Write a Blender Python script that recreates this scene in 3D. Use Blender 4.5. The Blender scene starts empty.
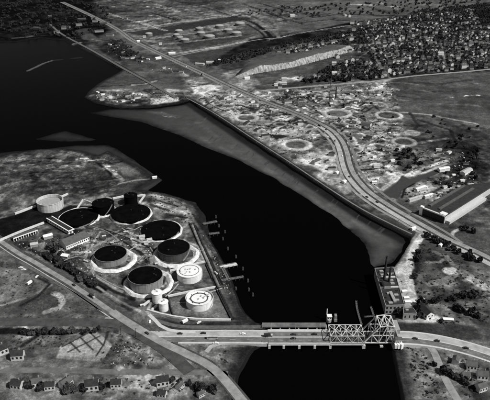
import bpy, math, random
import numpy as np
from mathutils import Vector
R = math.radians
random.seed(7); rng = np.random.default_rng(7)

# ---------------------------------------------------------------- camera, sky, sun
CAMH = 380.0; PITCH = 26.0; FPX = 600.0      # height (m), depression of the axis, focal length in units of the 490 px photograph
LAND = 2.0
sc = bpy.context.scene
cd = bpy.data.cameras.new('camera'); cam = bpy.data.objects.new('camera', cd)
sc.collection.objects.link(cam); sc.camera = cam
cam.location = (0, 0, CAMH); cam.rotation_euler = (R(90 - PITCH), 0, 0)
cd.sensor_width = 36; cd.lens = 36 * FPX / 490.0; cd.clip_start = 1; cd.clip_end = 60000
SUN_EL = 48.0; SUN_AZ = -29.0                 # direction towards the sun, from +X turned to the camera
w = bpy.data.worlds.new('World'); sc.world = w; w.use_nodes = True
nt = w.node_tree; nt.nodes.clear()
sky = nt.nodes.new('ShaderNodeTexSky'); sky.sky_type = 'NISHITA'; sky.sun_disc = False
sky.sun_elevation = R(SUN_EL); sky.sun_rotation = R(90 - SUN_AZ)
bw = nt.nodes.new('ShaderNodeRGBToBW'); bg = nt.nodes.new('ShaderNodeBackground'); wo = nt.nodes.new('ShaderNodeOutputWorld')
bg.inputs[1].default_value = 0.05
nt.links.new(sky.outputs[0], bw.inputs[0]); nt.links.new(bw.outputs[0], bg.inputs[0]); nt.links.new(bg.outputs[0], wo.inputs[0])
sl = bpy.data.lights.new('sun', 'SUN'); sun = bpy.data.objects.new('sun', sl); sc.collection.objects.link(sun)
sl.energy = 4.6; sl.angle = R(0.5); sl.color = (1, 0.995, 0.985)
sd = Vector((math.cos(R(SUN_EL)) * math.cos(R(SUN_AZ)), math.cos(R(SUN_EL)) * math.sin(R(SUN_AZ)), math.sin(R(SUN_EL))))
sun.rotation_euler = sd.to_track_quat('Z', 'Y').to_euler(); sun.location = sd * 2000
sc.render.engine = 'CYCLES'
sc.view_settings.view_transform = 'Standard'; sc.view_settings.look = 'None'
sc.view_settings.exposure = 0.0; sc.view_settings.gamma = 1; sc.view_settings.use_curve_mapping = False
sc.cycles.max_bounces = 4

# ---------------------------------------------------------------- helpers
cp, sp = math.cos(R(PITCH)), math.sin(R(PITCH))
def G(px, py, z=LAND):                        # photograph position -> point on the plane at height z
    x = (px - 245) / FPX; u = (200 - py) / FPX
    dy = cp + u * sp; dz = -sp + u * cp
    t = (z - CAMH) / dz
    return Vector((x * t, dy * t, z))
def proj(x, y, z):                            # world -> photograph position (used only to test what is in view)
    dz = z - CAMH; f = y * cp - dz * sp; u = y * sp + dz * cp
    return 245 + FPX * x / f, 200 - FPX * u / f
def ppm(px, py):
    a = G(px, py); return FPX / (a.y * cp - (a.z - CAMH) * sp)

def grey(name, v, rough=0.9, spec=0.2, var=0.25, scale=0.15, bump=0.0, streak=None, detail=6):
    m = bpy.data.materials.new(name); m.use_nodes = True
    n = m.node_tree.nodes; l = m.node_tree.links; b = n['Principled BSDF']
    b.inputs['Roughness'].default_value = rough; b.inputs['Specular IOR Level'].default_value = spec
    tc = n.new('ShaderNodeTexCoord'); mp = n.new('ShaderNodeMapping'); no = n.new('ShaderNodeTexNoise')
    no.inputs['Scale'].default_value = scale; no.inputs['Detail'].default_value = detail; no.inputs['Roughness'].default_value = 0.65
    geo = n.new('ShaderNodeNewGeometry')
    l.new(geo.outputs['Position'], mp.inputs[0]); l.new(mp.outputs[0], no.inputs['Vector'])
    if streak: mp.inputs['Scale'].default_value = streak
    mr = n.new('ShaderNodeMapRange'); mr.inputs['From Min'].default_value = 0.28; mr.inputs['From Max'].default_value = 0.72
    mr.inputs['To Min'].default_value = v * (1 - var); mr.inputs['To Max'].default_value = min(0.92, v * (1 + var))
    l.new(no.outputs[0], mr.inputs[0]); cc = n.new('ShaderNodeCombineColor')
    oi = n.new('ShaderNodeObjectInfo')
    for i in range(3): l.new(mr.outputs[0], cc.inputs[i])
    l.new(cc.outputs[0], b.inputs['Base Color'])
    if bump:
        bp = n.new('ShaderNodeBump'); bp.inputs['Distance'].default_value = bump; l.new(no.outputs[0], bp.inputs['Height']); l.new(bp.outputs[0], b.inputs['Normal'])
    return m
def attr_mat(name, attr, rough=1.0, spec=0.0, fine=0.5, s1=0.22, s2=0.9, grain=False):
    m = bpy.data.materials.new(name); m.use_nodes = True
    n = m.node_tree.nodes; l = m.node_tree.links; b = n['Principled BSDF']
    b.inputs['Roughness'].default_value = rough; b.inputs['Specular IOR Level'].default_value = spec
    at = n.new('ShaderNodeAttribute'); at.attribute_name = attr
    geo = n.new('ShaderNodeNewGeometry')
    outs = []
    for s in (s1, s2):
        no = n.new('ShaderNodeTexNoise'); no.inputs['Scale'].default_value = s; no.inputs['Detail'].default_value = 5; no.inputs['Roughness'].default_value = 0.7
        l.new(geo.outputs['Position'], no.inputs['Vector'])
        mr = n.new('ShaderNodeMapRange'); mr.inputs['From Min'].default_value = 0.3; mr.inputs['From Max'].default_value = 0.7
        mr.inputs['To Min'].default_value = 1 - fine; mr.inputs['To Max'].default_value = 1 + fine
        l.new(no.outputs[0], mr.inputs[0]); outs.append(mr)
    m1 = n.new('ShaderNodeMath'); m1.operation = 'MULTIPLY'; l.new(outs[0].outputs[0], m1.inputs[0]); l.new(outs[1].outputs[0], m1.inputs[1])
    if grain:
        for sc_,lo,hi in ((0.42,.42,1.35),(0.16,.7,1.2),(0.06,.72,1.22)):
            nq = n.new('ShaderNodeTexNoise'); nq.inputs['Scale'].default_value = sc_; nq.inputs['Detail'].default_value = 9; nq.inputs['Roughness'].default_value = 0.78; nq.inputs['Distortion'].default_value = 0.4; l.new(geo.outputs['Position'], nq.inputs['Vector'])
            mq = n.new('ShaderNodeMapRange'); mq.inputs['From Min'].default_value = 0.44; mq.inputs['From Max'].default_value = 0.56; mq.inputs['To Min'].default_value = lo; mq.inputs['To Max'].default_value = hi; l.new(nq.outputs[0], mq.inputs[0])
            mm_ = n.new('ShaderNodeMath'); mm_.operation = 'MULTIPLY'; l.new(m1.outputs[0], mm_.inputs[0]); l.new(mq.outputs[0], mm_.inputs[1]); m1 = mm_
        ga = n.new('ShaderNodeAttribute'); ga.attribute_name = 'grain'; mx = n.new('ShaderNodeMix'); mx.inputs['A'].default_value = 1.0
        l.new(ga.outputs['Fac'], mx.inputs['Factor']); l.new(m1.outputs[0], mx.inputs['B']); m1 = mx
    m2 = n.new('ShaderNodeMath'); m2.operation = 'MULTIPLY'; m2.use_clamp = True; l.new(m1.outputs[0], m2.inputs[0]); l.new(at.outputs['Fac'], m2.inputs[1])
    cc = n.new('ShaderNodeCombineColor')
    for i in range(3): l.new(m2.outputs[0], cc.inputs[i])
    l.new(cc.outputs[0], b.inputs['Base Color'])
    return m

class MB:                                     # mesh builder
    def __init__(s): s.v = []; s.f = []; s.m = []
    def add(s, vs, fs, mi=0):
        o = len(s.v); s.v += [tuple(v) for v in vs]; s.f += [tuple(i + o for i in f) for f in fs]; s.m += [mi] * len(fs)
    def box(s, c, sx, sy, sz, rz=0, mi=0):    # c = centre of the bottom face
        ca, sa = math.cos(rz), math.sin(rz); vs = []
        for z in (0, sz):
            for x, y in ((-sx/2, -sy/2), (sx/2, -sy/2), (sx/2, sy/2), (-sx/2, sy/2)):
                vs.append((c[0] + x*ca - y*sa, c[1] + x*sa + y*ca, c[2] + z))
        s.add(vs, [(3,2,1,0),(4,5,6,7),(0,1,5,4),(1,2,6,5),(2,3,7,6),(3,0,4,7)], mi)
    def prism(s, pts, z0, z1, mi=0):          # vertical prism over a footprint
        n = len(pts); a = sum(pts[i][0]*pts[(i+1)%n][1] - pts[(i+1)%n][0]*pts[i][1] for i in range(n))
        if a < 0: pts = pts[::-1]
        s.add([(p[0],p[1],z0) for p in pts] + [(p[0],p[1],z1) for p in pts],
              [tuple(range(n))[::-1], tuple(range(n, 2*n))] + [(i,(i+1)%n,(i+1)%n+n,i+n) for i in range(n)], mi)
    def lathe(s, prof, n=48, c=(0,0,0), mi=0, closed=False, cap=False):
        vs = []; fs = []
        for r, z in prof:
            for k in range(n):
                a = 2*math.pi*k/n; vs.append((c[0]+r*math.cos(a), c[1]+r*math.sin(a), c[2]+z))
        m = len(prof)
        for j in range(m if closed else m-1):
            j2 = (j+1) % m
            for k in range(n): fs.append((j*n+k, j*n+(k+1)%n, j2*n+(k+1)%n, j2*n+k))
        if cap: fs.append(tuple(range((m-1)*n, m*n)))
        s.add(vs, fs, mi)
    def bar(s, a, b, t, t2=None, mi=0):       # beam of square section
        a = Vector(a); b = Vector(b); d = (b-a)
        if d.length < 1e-6: return
        d.normalize(); up = Vector((0,0,1)) if abs(d.z) < 0.95 else Vector((1,0,0))
        x = d.cross(up).normalized()*t/2; y = d.cross(x).normalized()*(t2 or t)/2
        vs = [a+x+y, a-x+y, a-x-y, a+x-y, b+x+y, b-x+y, b-x-y, b+x-y]
        s.add(vs, [(0,1,2,3),(7,6,5,4),(0,4,5,1),(1,5,6,2),(2,6,7,3),(3,7,4,0)], mi)
    def build(s, name, mats, parent=None, smooth=False, loc=None):
        me = bpy.data.meshes.new(name); me.from_pydata(s.v, [], s.f)
        mats = mats if isinstance(mats, (list, tuple)) else [mats]
        for m in mats: me.materials.append(m)
        if len(mats) > 1: me.polygons.foreach_set('material_index', s.m)
        if smooth: me.polygons.foreach_set('use_smooth', [True]*len(s.f))
        me.update()
        o = bpy.data.objects.new(name, me); sc.collection.objects.link(o)
        if parent: o.parent = parent
        if loc: o.location = loc
        return o
def tag(o, label=None, cat=None, group=None, kind=None):
    if label: o['label'] = label
    if cat: o['category'] = cat
    if group: o['group'] = group
    if kind: o['kind'] = kind
    return o
def empty(name, loc, rz, label, cat, group=None):
    o = bpy.data.objects.new(name, None); sc.collection.objects.link(o); o.location = loc; o.rotation_euler.z = rz
    o.empty_display_size = 1
    return tag(o, label, cat, group)
KIDS = {}
def kids_of(o):
    if o.name not in KIDS: KIDS[o.name] = list(o.children)
    return KIDS[o.name]
def copy_tree(src, kids, loc, rz, scale, label, parts=True):
    c = src.copy(); sc.collection.objects.link(c); c.location = loc; c.rotation_euler.z = rz; c.scale = scale; c['label'] = label
    if parts:
        for k in kids_of(src):
            d = k.copy(); sc.collection.objects.link(d); d.parent = c
            for g_ in kids_of(k):
                h_ = g_.copy(); sc.collection.objects.link(h_); h_.parent = d
    return c
def np_mesh(name, V, F, mat, attr=None, smooth=False):
    me = bpy.data.meshes.new(name); nv = len(V); nf = len(F); k = F.shape[1]
    me.vertices.add(nv); me.vertices.foreach_set('co', V.astype(np.float32).ravel())
    me.loops.add(nf*k); me.loops.foreach_set('vertex_index', F.astype(np.int32).ravel())
    me.polygons.add(nf); me.polygons.foreach_set('loop_start', np.arange(0, nf*k, k, dtype=np.int32))
    if attr is not None:
        a = me.attributes.new('alb', 'FLOAT', 'POINT'); a.data.foreach_set('value', attr.astype(np.float32))
    me.materials.append(mat); me.update(calc_edges=True)
    if smooth: me.polygons.foreach_set('use_smooth', np.ones(nf, dtype=bool))
    o = bpy.data.objects.new(name, me); sc.collection.objects.link(o); return o

def hsh(ix, iy, seed):
    h = (ix.astype(np.int64)*374761393 + iy.astype(np.int64)*668265263 + seed*974634777) & 0xffffffff
    h = ((h ^ (h >> 13)) * 1274126177) & 0xffffffff
    return ((h ^ (h >> 16)) & 0xffff) / 65535.0
def vnoise(x, y, seed):
    ix = np.floor(x); iy = np.floor(y); fx = x-ix; fy = y-iy; fx = fx*fx*(3-2*fx); fy = fy*fy*(3-2*fy)
    a = hsh(ix,iy,seed); b = hsh(ix+1,iy,seed); c = hsh(ix,iy+1,seed); d = hsh(ix+1,iy+1,seed)
    return (a*(1-fx)+b*fx)*(1-fy) + (c*(1-fx)+d*fx)*fy
def fbm(x, y, s, seed, octv=4, g=0.55):       # 0..1, mean .5
    t = 0; a = 1; n = 0
    for k in range(octv):
        t = t + a*vnoise(x/s*2**k + 17.3*k, y/s*2**k - 9.1*k, seed+k); n += a; a *= g
    return t/n
def seg_dist(X, Y, pts):
    d = np.full(X.shape, 1e9)
    for (x0,y0),(x1,y1) in zip(pts[:-1], pts[1:]):
        dx, dy = x1-x0, y1-y0; L = dx*dx+dy*dy + 1e-9
        t = np.clip(((X-x0)*dx + (Y-y0)*dy)/L, 0, 1)
        d = np.minimum(d, np.hypot(X-x0-t*dx, Y-y0-t*dy))
    return d
def inside(X, Y, pts):
    r = np.zeros(X.shape, bool); n = len(pts)
    for i in range(n):
        x0,y0 = pts[i]; x1,y1 = pts[(i+1)%n]
        if y0 == y1: continue
        c = ((y0 > Y) != (y1 > Y)) & (X < (x1-x0)*(Y-y0)/(y1-y0)+x0); r ^= c
    return r
def sdf(X, Y, pts):                           # positive inside
    d = seg_dist(X, Y, list(pts)+[pts[0]]); return np.where(inside(X,Y,pts), d, -d)
def W(pts, z=LAND): return [(G(a,b,z).x, G(a,b,z).y) for a,b in pts]
def smooth(e0, e1, x):
    t = np.clip((x-e0)/(e1-e0), 0, 1); return t*t*(3-2*t)
def spline(pts, step=6.0):                    # Catmull-Rom through 3-D points
    P = [Vector(p) for p in pts]; P = [2*P[0]-P[1]] + P + [2*P[-1]-P[-2]]; out = []
    for i in range(1, len(P)-2):
        n = max(1, int((P[i+1]-P[i]).length/step))
        for k in range(n):
            t = k/n; a,b,c,d = P[i-1],P[i],P[i+1],P[i+2]
            out.append(0.5*((2*b)+(c-a)*t+(2*a-5*b+4*c-d)*t*t+(3*b-a-3*c+d)*t**3))
    out.append(P[-2]); return out
def pline(px, z=LAND): return [G(p[0], p[1], p[2] if len(p) > 2 else z) for p in px]

# ---------------------------------------------------------------- materials
M = dict(
    concrete=grey('pale_concrete', 0.36, var=0.35, scale=0.13), conc2=grey('worn_concrete', 0.25, var=0.42, scale=0.12),
    asphalt=grey('asphalt', 0.06, var=0.5, scale=0.12), asph3=grey('patched_asphalt', 0.17, var=0.3, scale=0.05), asph2=grey('old_asphalt', 0.13, var=0.45, scale=0.12),
    white=grey('white_paint', 0.8, rough=0.5, var=0.08, scale=0.3), white2=grey('weathered_white', 0.6, rough=0.6, var=0.2, scale=0.25),
    girder=grey('pale_girder_paint',0.6,var=.35,scale=.5), steel=grey('painted_steel', 0.42, rough=0.5, var=0.25, scale=0.4), dark=grey('dark_steel', 0.03, rough=0.7, var=0.4, scale=0.3),
    black=grey('black_tar', 0.0035, rough=1.0, spec=0.0, var=0.5, scale=0.12), brick=grey('brick', 0.27, var=0.25, scale=0.5),
    shell=grey('tank_shell_grey', 0.21, rough=0.8, var=0.45, scale=0.5, streak=(1,1,0.08)), shelldk=grey('tank_shell_dark', 0.06, rough=0.8, var=0.5, scale=0.5, streak=(1,1,0.08)),
    roof=grey('dark_roof', 0.03, var=0.4, scale=0.3), roofmid=grey('grey_roof', 0.09, var=0.3, scale=0.25), rooflt=grey('light_roof', 0.4, var=0.2, scale=0.3),
    hwhite=grey('house_paint',0.56,rough=.6,var=.3,scale=.05), wall=grey('pale_wall', 0.5, var=0.15, scale=0.4), wallmid=grey('mid_wall', 0.3, var=0.2, scale=0.4), glass=grey('window_glass', 0.02, rough=0.3, var=0.2),
    berm=grey('chalky_berm', 0.66, var=0.4, scale=0.3, bump=0.8), tankwhite=grey('streaked_white',0.72,rough=.5,var=.16,scale=.7,streak=(1,1,.06)), oldwhite=grey('streaked_old_white',0.5,rough=.6,var=.35,scale=.6,streak=(1,1,.06)), leaf=grey('foliage', 0.035, var=0.6, scale=0.6, spec=0.1), leaf2=grey('foliage_light', 0.06, var=0.6, scale=0.6, spec=0.1),
    bark=grey('bark', 0.06, var=0.3, scale=1.5), shellfar=grey('far_tank_shell',0.16,var=.3), domefar=grey('far_tank_dome',0.34,rough=0.25,spec=0.7,var=.15), wood=grey('weathered_timber', 0.09, var=0.45, scale=0.5), paint=grey('road_paint', 0.42, var=0.15, scale=0.5),
    bluff=grey('bluff_clay', 0.27, var=0.85, scale=0.22, bump=1.5, streak=(1,.5,.12)), rust_shade=grey('rust_dark_shade', 0.05, var=0.4, scale=0.4), gravel=grey('ballast', 0.1, var=0.4, scale=0.3))

# ---------------------------------------------------------------- the setting: ground and water
RIVER = W([(-60,42),(14,42),(40,38),(62,40),(84,50),(104,60),(122,70),(100,82),(88,91),(84,97),(95,103),(120,108),(150,107.5),(178,103.5),(190,100.5),
  (215,116),(250,139),(285,162),(312,180),(337,197),(362,213),(388,227),(409,237),(411,241),(404,252),(394,266),(376,268.5),(379,284),(386,312),(388,328),(391,346),(396,372),(404,410),(420,500),
  (225,500),(232,420),(240,375),(255,350),(268,343),(268,325),(256,322),(245,313),(239,302),(234,286),(228,268),(219,252),(210,238),(205,225),(200,212),(192,203),(180,197),(165,193),(150,191),(140,189),(150,183),(158,179),(148,173),(135,164),
  (120,157),(108,151),(98,155),(82,151),(60,148),(40,149),(14,153),(-60,168)], 1.0)
MUDR = W([(88,113),(110,109),(150,109),(180,105),(190,102),(250,141),(312,182),(362,215),(407,238),(408,242),(402,253),(392,264),(374,268),(370,264),(366,250),(358,238),(346,228),(330,214),(300,195),(270,177),(235,159),(205,148),(180,136),(140,122),(110,117)], 0.2)
MUDL = W([(-60,158),(14,151),(50,148),(75,145),(110,145),(122,151),(136,160),(152,172),(163,180),(150,190),(196,202),(204,212),(211,226),(214,238),(209,240),(196,214),(178,203),(150,198),(60,175),(-60,185)], 0.2)
MUDF = W([(30,140),(52,133),(66,130),(84,135),(101,140),(88,142),(60,142)], 0.2)
CREEK = W([(381,193),(390,197),(398,199),(403,190),(412,184),(425,178),(441,172),(452,167),(438,168),(422,174),(410,178),(402,174),(396,182)])

az = np.concatenate([np.linspace(-180,-40,40,endpoint=False), np.linspace(-40,-33,25,endpoint=False), np.arange(-33,33,0.068), np.linspace(33,40,25)[1:], np.linspace(40,180,40)[1:]])
de = np.concatenate([[89,80,70], np.linspace(62,49,30,endpoint=False), np.arange(49,7.2,-0.066), np.linspace(7.1,3,30), [2.4,1.8,1.2,0.9,0.7]])
A, D = np.meshgrid(np.radians(az), np.radians(de), indexing='ij')
dist = CAMH/np.tan(D); GX = dist*np.sin(A); GY = dist*np.cos(A)
na, nd = GX.shape
X = GX.ravel(); Y = GY.ravel()
w1 = (fbm(X,Y,26,101,3)-.5); w2 = (fbm(X,Y,26,202,3)-.5)
XW = X + w1*11; YW = Y + w2*11                # ragged edges for natural shapes
XS = X + w1*3.5; YS = Y + w2*3.5
NL = fbm(X,Y,120,11); NM = fbm(X,Y,34,12,4); NS = fbm(X,Y,9,13,3,0.7); NST = fbm(X*0.35+Y*0.1,Y,10,14,3)
def nrm(n): return (n-n.mean())/n.std()
RG = 1-np.abs(2*fbm(X*0.8,Y,38,31,4,0.6)-1); RG2 = 1-np.abs(2*fbm(X,Y*0.8,17,37,3,0.6)-1)
NL,NM,NS,NST,RG,RG2 = map(nrm,(NL,NM,NS,NST,RG,RG2)); NM = np.clip(0.62*NM+0.55*RG,-2,1.7); NS = np.clip(0.7*NS+0.55*RG2,-2.2,1.9)
alb = np.full(X.shape, 0.085)
alb *= np.exp(0.18*NL+0.22*NM+0.15*NS)
def bb(pts, pad):
    xs=[p[0] for p in pts]; ys=[p[1] for p in pts]
    return np.nonzero((X>min(xs)-pad)&(X<max(xs)+pad)&(Y>min(ys)-pad)&(Y<max(ys)+pad))[0]
def mixin(idx, m, v, c=(0.15,0.2,0.15)):
    t = v*np.exp(c[0]*NL[idx]+c[1]*NM[idx]+c[2]*NS[idx]); alb[idx] = alb[idx]*(1-m)+t*m
def poly(px, v, soft=4, c=(0.15,0.2,0.15), rag=True, z=LAND):
    P = W(px, z); i = bb(P, 20+soft)
    if len(i) == 0: return
    d = sdf((XW if rag else X)[i], (YW if rag else Y)[i], P); mixin(i, smooth(-soft, soft, d), v, c)
def stroke(px, wid, v, soft=1.5, c=(0.1,0.15,0.15), rag=True, z=LAND):
    P = W(px, z); i = bb(P, wid+20)
    if len(i) == 0: return
    d = seg_dist((XS if rag else X)[i], (YS if rag else Y)[i], P); mixin(i, 1-smooth(wid/2-soft/2, wid/2+soft, d), v, c)
def disc(cx, cy, rpx, v, soft=3, c=(0.1,0.3,0.2), rag=True):
    p = G(cx,cy); r = rpx/ppm(cx,cy); i = bb([(p.x-r,p.y-r),(p.x+r,p.y+r)], 15)
    d = np.hypot((XS if rag else X)[i]-p.x, (YS if rag else Y)[i]-p.y); mixin(i, 1-smooth(r-soft, r+soft, d), v, c)
def ring(cx, cy, rpx, wid, v, c=(0.1,0.25,0.2)):
    p = G(cx,cy); r = rpx/ppm(cx,cy); i = bb([(p.x-r,p.y-r),(p.x+r,p.y+r)], 25)
    d = np.abs(np.hypot(XS[i]-p.x, YS[i]-p.y)-r); mixin(i, 1-smooth(wid/2-1.5, wid/2+2.5, d), v, c)

# far left and top (wooded shore; corner vignetting put into its dark ground tone)
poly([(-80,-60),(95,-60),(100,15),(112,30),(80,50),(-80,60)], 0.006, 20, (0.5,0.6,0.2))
poly([(95,-60),(260,-60),(300,14),(250,26),(120,32),(95,14)], 0.06, 20, (0.3,0.45,0.2))
poly([(250,-60),(420,-40),(400,13),(330,28),(262,38),(230,16)], 0.085, 12, (0.15,0.2,0.1))
poly([(75,30),(88,28),(98,40),(84,40)], 0.06, 5); poly([(88,40),(112,38),(135,52),(150,66),(128,68),(110,58)], 0.025, 6, (0.3,0.6,0.3))
poly([(118,30),(160,14),(250,8),(300,14),(262,40),(180,60),(150,48)], 0.1, 8, (0.2,0.4,0.3)); poly([(125,33),(205,20.5),(240,15),(252,19),(206,26),(150,37)], 0.032, 4, (0.05,0.08,0.1)); poly([(176,42),(240,32),(256,36),(220,44),(182,50)], 0.05, 4)
poly([(182,55),(258,42),(270,44),(215,63),(200,68)], 0.045, 4, (0.05,0.08,0.1)); stroke([(182,52.5),(220,46.5),(256,39.5),(276,38)], 13, 0.3)
poly([(250,39),(300,33),(340,24),(380,18),(420,22),(340,34),(290,45),(230,62),(205,68),(214,60)], 0.014, 6, (0.2,0.5,0.2))
stroke([(118,31),(160,25),(207,18.6),(240,14)], 12, 0.3); stroke([(150,38.8),(235,28.2)],11,0.26); stroke([(152,45.5),(190,41.5),(240,35.5)],11,0.24); stroke([(140,24),(170,17),(180,20),(160,24)],14,.03); stroke([(155,20),(180,16),(200,17)],12,.16); stroke([(128,36),(146,45),(160,53)],12,.05)
stroke([(243,19),(256,24),(267,32),(272,38)], 14, 0.012); stroke([(247,24),(262,33),(265,37)], 9, 0.018); stroke([(254,18),(272,30),(280,38)],12,0.15); poly([(243,27),(252,27),(262,36),(246,34)],.07,4)
stroke([(280,47),(260,56),(235,66)], 12, 0.02); stroke([(340,14),(400,16),(460,14)], 30, 0.02)
rr = random.Random(12)
for k in range(34):
    cx = rr.uniform(110,400); cy = rr.uniform(2,22)+rr.choice([0,0,rr.uniform(0,30) if cx < 150 else 0]); a = rr.choice([-.12,-.15,.35,.3,.05]); L_ = rr.uniform(6,30)
    stroke([(cx-L_,cy-L_*a),(cx,cy+rr.uniform(-.5,.5)),(cx+L_,cy+L_*a)], rr.uniform(6,14), rr.choice([.02,.025,.03,.16,.22]), c=(.2,.4,.3))
for q in ([(268,40),(300,33),(345,26),(380,24)],[(262,30),(285,33),(300,30)],[(228,60),(262,52),(285,48)],[(280,58),(310,53),(330,47)]): stroke(q, 8, .17, c=(0,.3,.3))
# the land beyond the upper bend
poly([(100,76),(128,66),(150,68),(185,78),(190,92),(160,86),(120,84),(86,94),(88,90)], 0.06, 4, (0.15,0.2,0.1))
poly([(120,58),(150,52),(180,62),(205,76),(180,78),(140,74)], 0.055, 5, (0.2,0.3,0.1))
poly([(84,96),(100,90),(150,88),(190,90),(190,102),(150,107),(110,107),(92,103)], 0.075, 5, (0.3,0.8,0.4))
poly([(96,94),(108,92),(117,95),(113,99),(100,99)], 0.26, 4, (0.3,0.5,0.4)); poly([(150,99),(178,97),(180,101),(152,104.5)], 0.45, 3, (0.1,0.2,0.3))
stroke([(62,35),(95,52),(128,70),(152,84)], 9, 0.018); stroke([(132,85),(145,84),(156,81)], 8, 0.25); stroke([(120,98),(145,101)], 12, 0.02); stroke([(95,87),(130,85)], 5, 0.02)
# industrial tract between the river bank and the town
poly([(180,72),(240,88),(270,86),(330,82),(392,78),(398,92),(402,110),(410,128),(455,160),(450,178),(405,196),(385,215),(350,208),(300,172),(250,138),(192,99)], 0.12, 8, (0.1,0.42,0.5))
poly([(192,99),(225,86),(270,104),(318,136),(336,165),(345,190),(300,172),(250,139)], 0.17, 6, (0.1,0.4,0.5))
poly([(395,80),(500,60),(500,125),(440,118),(400,111),(394,95)], 0.068, 5, (0.1,0.2,0.12))
poly([(400,112),(440,120),(478,126),(500,128),(500,150),(455,160),(425,150),(404,128)], 0.06, 6, (0.2,0.5,0.3))
poly([(410,165),(500,140),(500,215),(455,212),(425,196),(405,196),(400,190)], 0.06, 6, (0.3,0.9,0.5))
stroke([(400,112),(430,115),(478,124)], 5, 0.3); stroke([(410,113),(418,125),(410,136)], 6, 0.03); stroke([(418,120),(450,130),(455,140)], 6, 0.02)
stroke([(446,98),(462,96),(480,95)], 5, 0.25, c=(0,1.2,0.8))
for q in ([(410,82),(440,84),(470,80)], [(420,92),(455,91)], [(398,96),(430,100)]): stroke(q, 10, 0.035)
stroke([(404,146),(420,143),(447,138)], 7, 0.3, c=(0,0.8,0.5)); stroke([(403,178),(412,172),(428,167),(446,161)], 7, 0.4, c=(0,0.4,0.4)); poly([(408,174),(414,170),(421,172),(414,176)],0.5,2)
poly([(447,166),(474,160),(472,174),(455,180)], 0.015, 4); poly([(420,187),(440,180),(450,178),(455,183),(430,196)], 0.018, 4)
# empty tank rings and scraped ground
for (cx,cy,rx,vf,vr,wd) in ((296,145,13.6,0.11,0.42,7),(337,113.5,13,0.11,0.36,8),(388.5,115.5,12.3,0.07,0.36,5),(246,118,10.5,0.10,0.42,7),(404,142,11,0.07,0.3,6),(371,134,9,0.09,0.28,5),(370,106,17,0.12,0.22,4),(214,98,13,0.16,0.32,5),(238,106,8,0.08,0.42,5),(366,138,17,0.12,0.2,4),(212,88,10,0.3,0.3,5)):
    disc(cx,cy,rx,vf); ring(cx,cy,rx,wd,vr)
poly([(298,155),(318,150),(334,156),(338,166),(326,172),(300,162)], 0.36, 5, (0.1,0.35,0.3)); poly([(255,128),(268,120),(282,128),(300,132),(280,137),(262,136)], 0.4, 5, (0.1,0.5,0.4))
poly([(192,88),(210,84),(222,88),(214,94),(194,94)], 0.42, 4, (0.1,0.4,0.4)); poly([(228,112),(236,108),(240,115),(234,122)],0.4,4)
poly([(250,92),(300,90),(330,88),(384,84),(396,100),(370,98),(330,100),(270,100)], 0.16, 5, (0.1,0.5,0.6))
poly([(268,134),(284,135),(290,137),(276,140)], 0.02, 2); poly([(378,88),(386,86),(392,92),(382,96)],0.3,3); poly([(370,82),(386,80),(384,88),(372,90)],0.4,3,(0,0.5,0.6))
poly([(262,96),(300,96),(335,98),(330,104),(290,103)],0.07,4,(0.1,0.6,0.5)); poly([(300,104),(318,106),(322,112),(305,110)],0.07,4)
for q in ([(356,160),(366,158)], [(358,167),(378,163)], [(360,173),(390,166)], [(364,180),(384,176),(398,172)], [(368,184),(382,190),(398,177)], [(342,128),(350,134),(364,150)], [(346,150),(372,148),(400,150)]): stroke(q, 5, 0.3, c=(0,0.6,0.4))
for q in ([(352,155),(365,153)], [(356,164),(372,160)], [(362,170),(382,168)], [(376,150),(400,154)], [(396,160),(412,158)]): stroke(q, 6, 0.02, c=(0,0.8,0.4))
poly([(392,152),(412,150),(420,158),(406,170),(396,172),(398,162)], 0.03, 4, (0.1,0.5,0.4))
stroke([(240,79.5),(262,75),(290,69.5),(320,62.5),(350,53)], 16, 0.2, soft=9, c=(0,.5,.5)); stroke([(238,83),(262,79),(290,75)], 12, 0.15, soft=9, c=(0,.6,.5))
rr = random.Random(5)
for k in range(210):
    t = rr.random(); cx = 205+t*190; cy = 88+rr.random()*22+t*rr.uniform(0,70)
    if cy > 96+(cx-192)*0.52 and cx < 345: cy -= 14
    if cx > 395 or cy > 188: continue
    a = rr.uniform(-.5,.5); L_ = rr.uniform(4,14); q = [(cx+L_*u*math.cos(a), cy+0.35*L_*u*math.sin(a)+rr.uniform(-.5,.5)+1.6*math.sin(u*3+a*5)) for u in (-1,-.6,-.2,.2,.6,1)]
    stroke(q, rr.uniform(2.5,6), rr.choice([0.025,0.03,0.05,0.3,0.36,0.45]), c=(0,0.35,0.4))
for (cx,cy,rx) in ((228,106,6),(222,93,7),(262,122,7),(280,124,6),(352,122,8),(380,128,7),(392,143,6),(356,150,6),(300,100,6),(350,94,7),(376,96,6),(320,96,5),(412,133,7)):
    ring(cx,cy,rx,3.5,0.32); disc(cx,cy,rx*.75,rr.choice([0.05,0.09,0.2]))
for (cx,cy,rx,vf,vr,wd) in ((296,145,13.6,0.1,0.5,9),(337,113.5,13,0.1,0.42,9),(388.5,115.5,12.3,0.06,0.45,6),(246,118,10.5,0.09,0.48,8),(404,142,11,0.06,0.34,6)):
    disc(cx,cy,rx,vf,c=(0,0.15,0.25)); ring(cx,cy,rx,wd,vr,c=(0,0.1,0.2))
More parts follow.
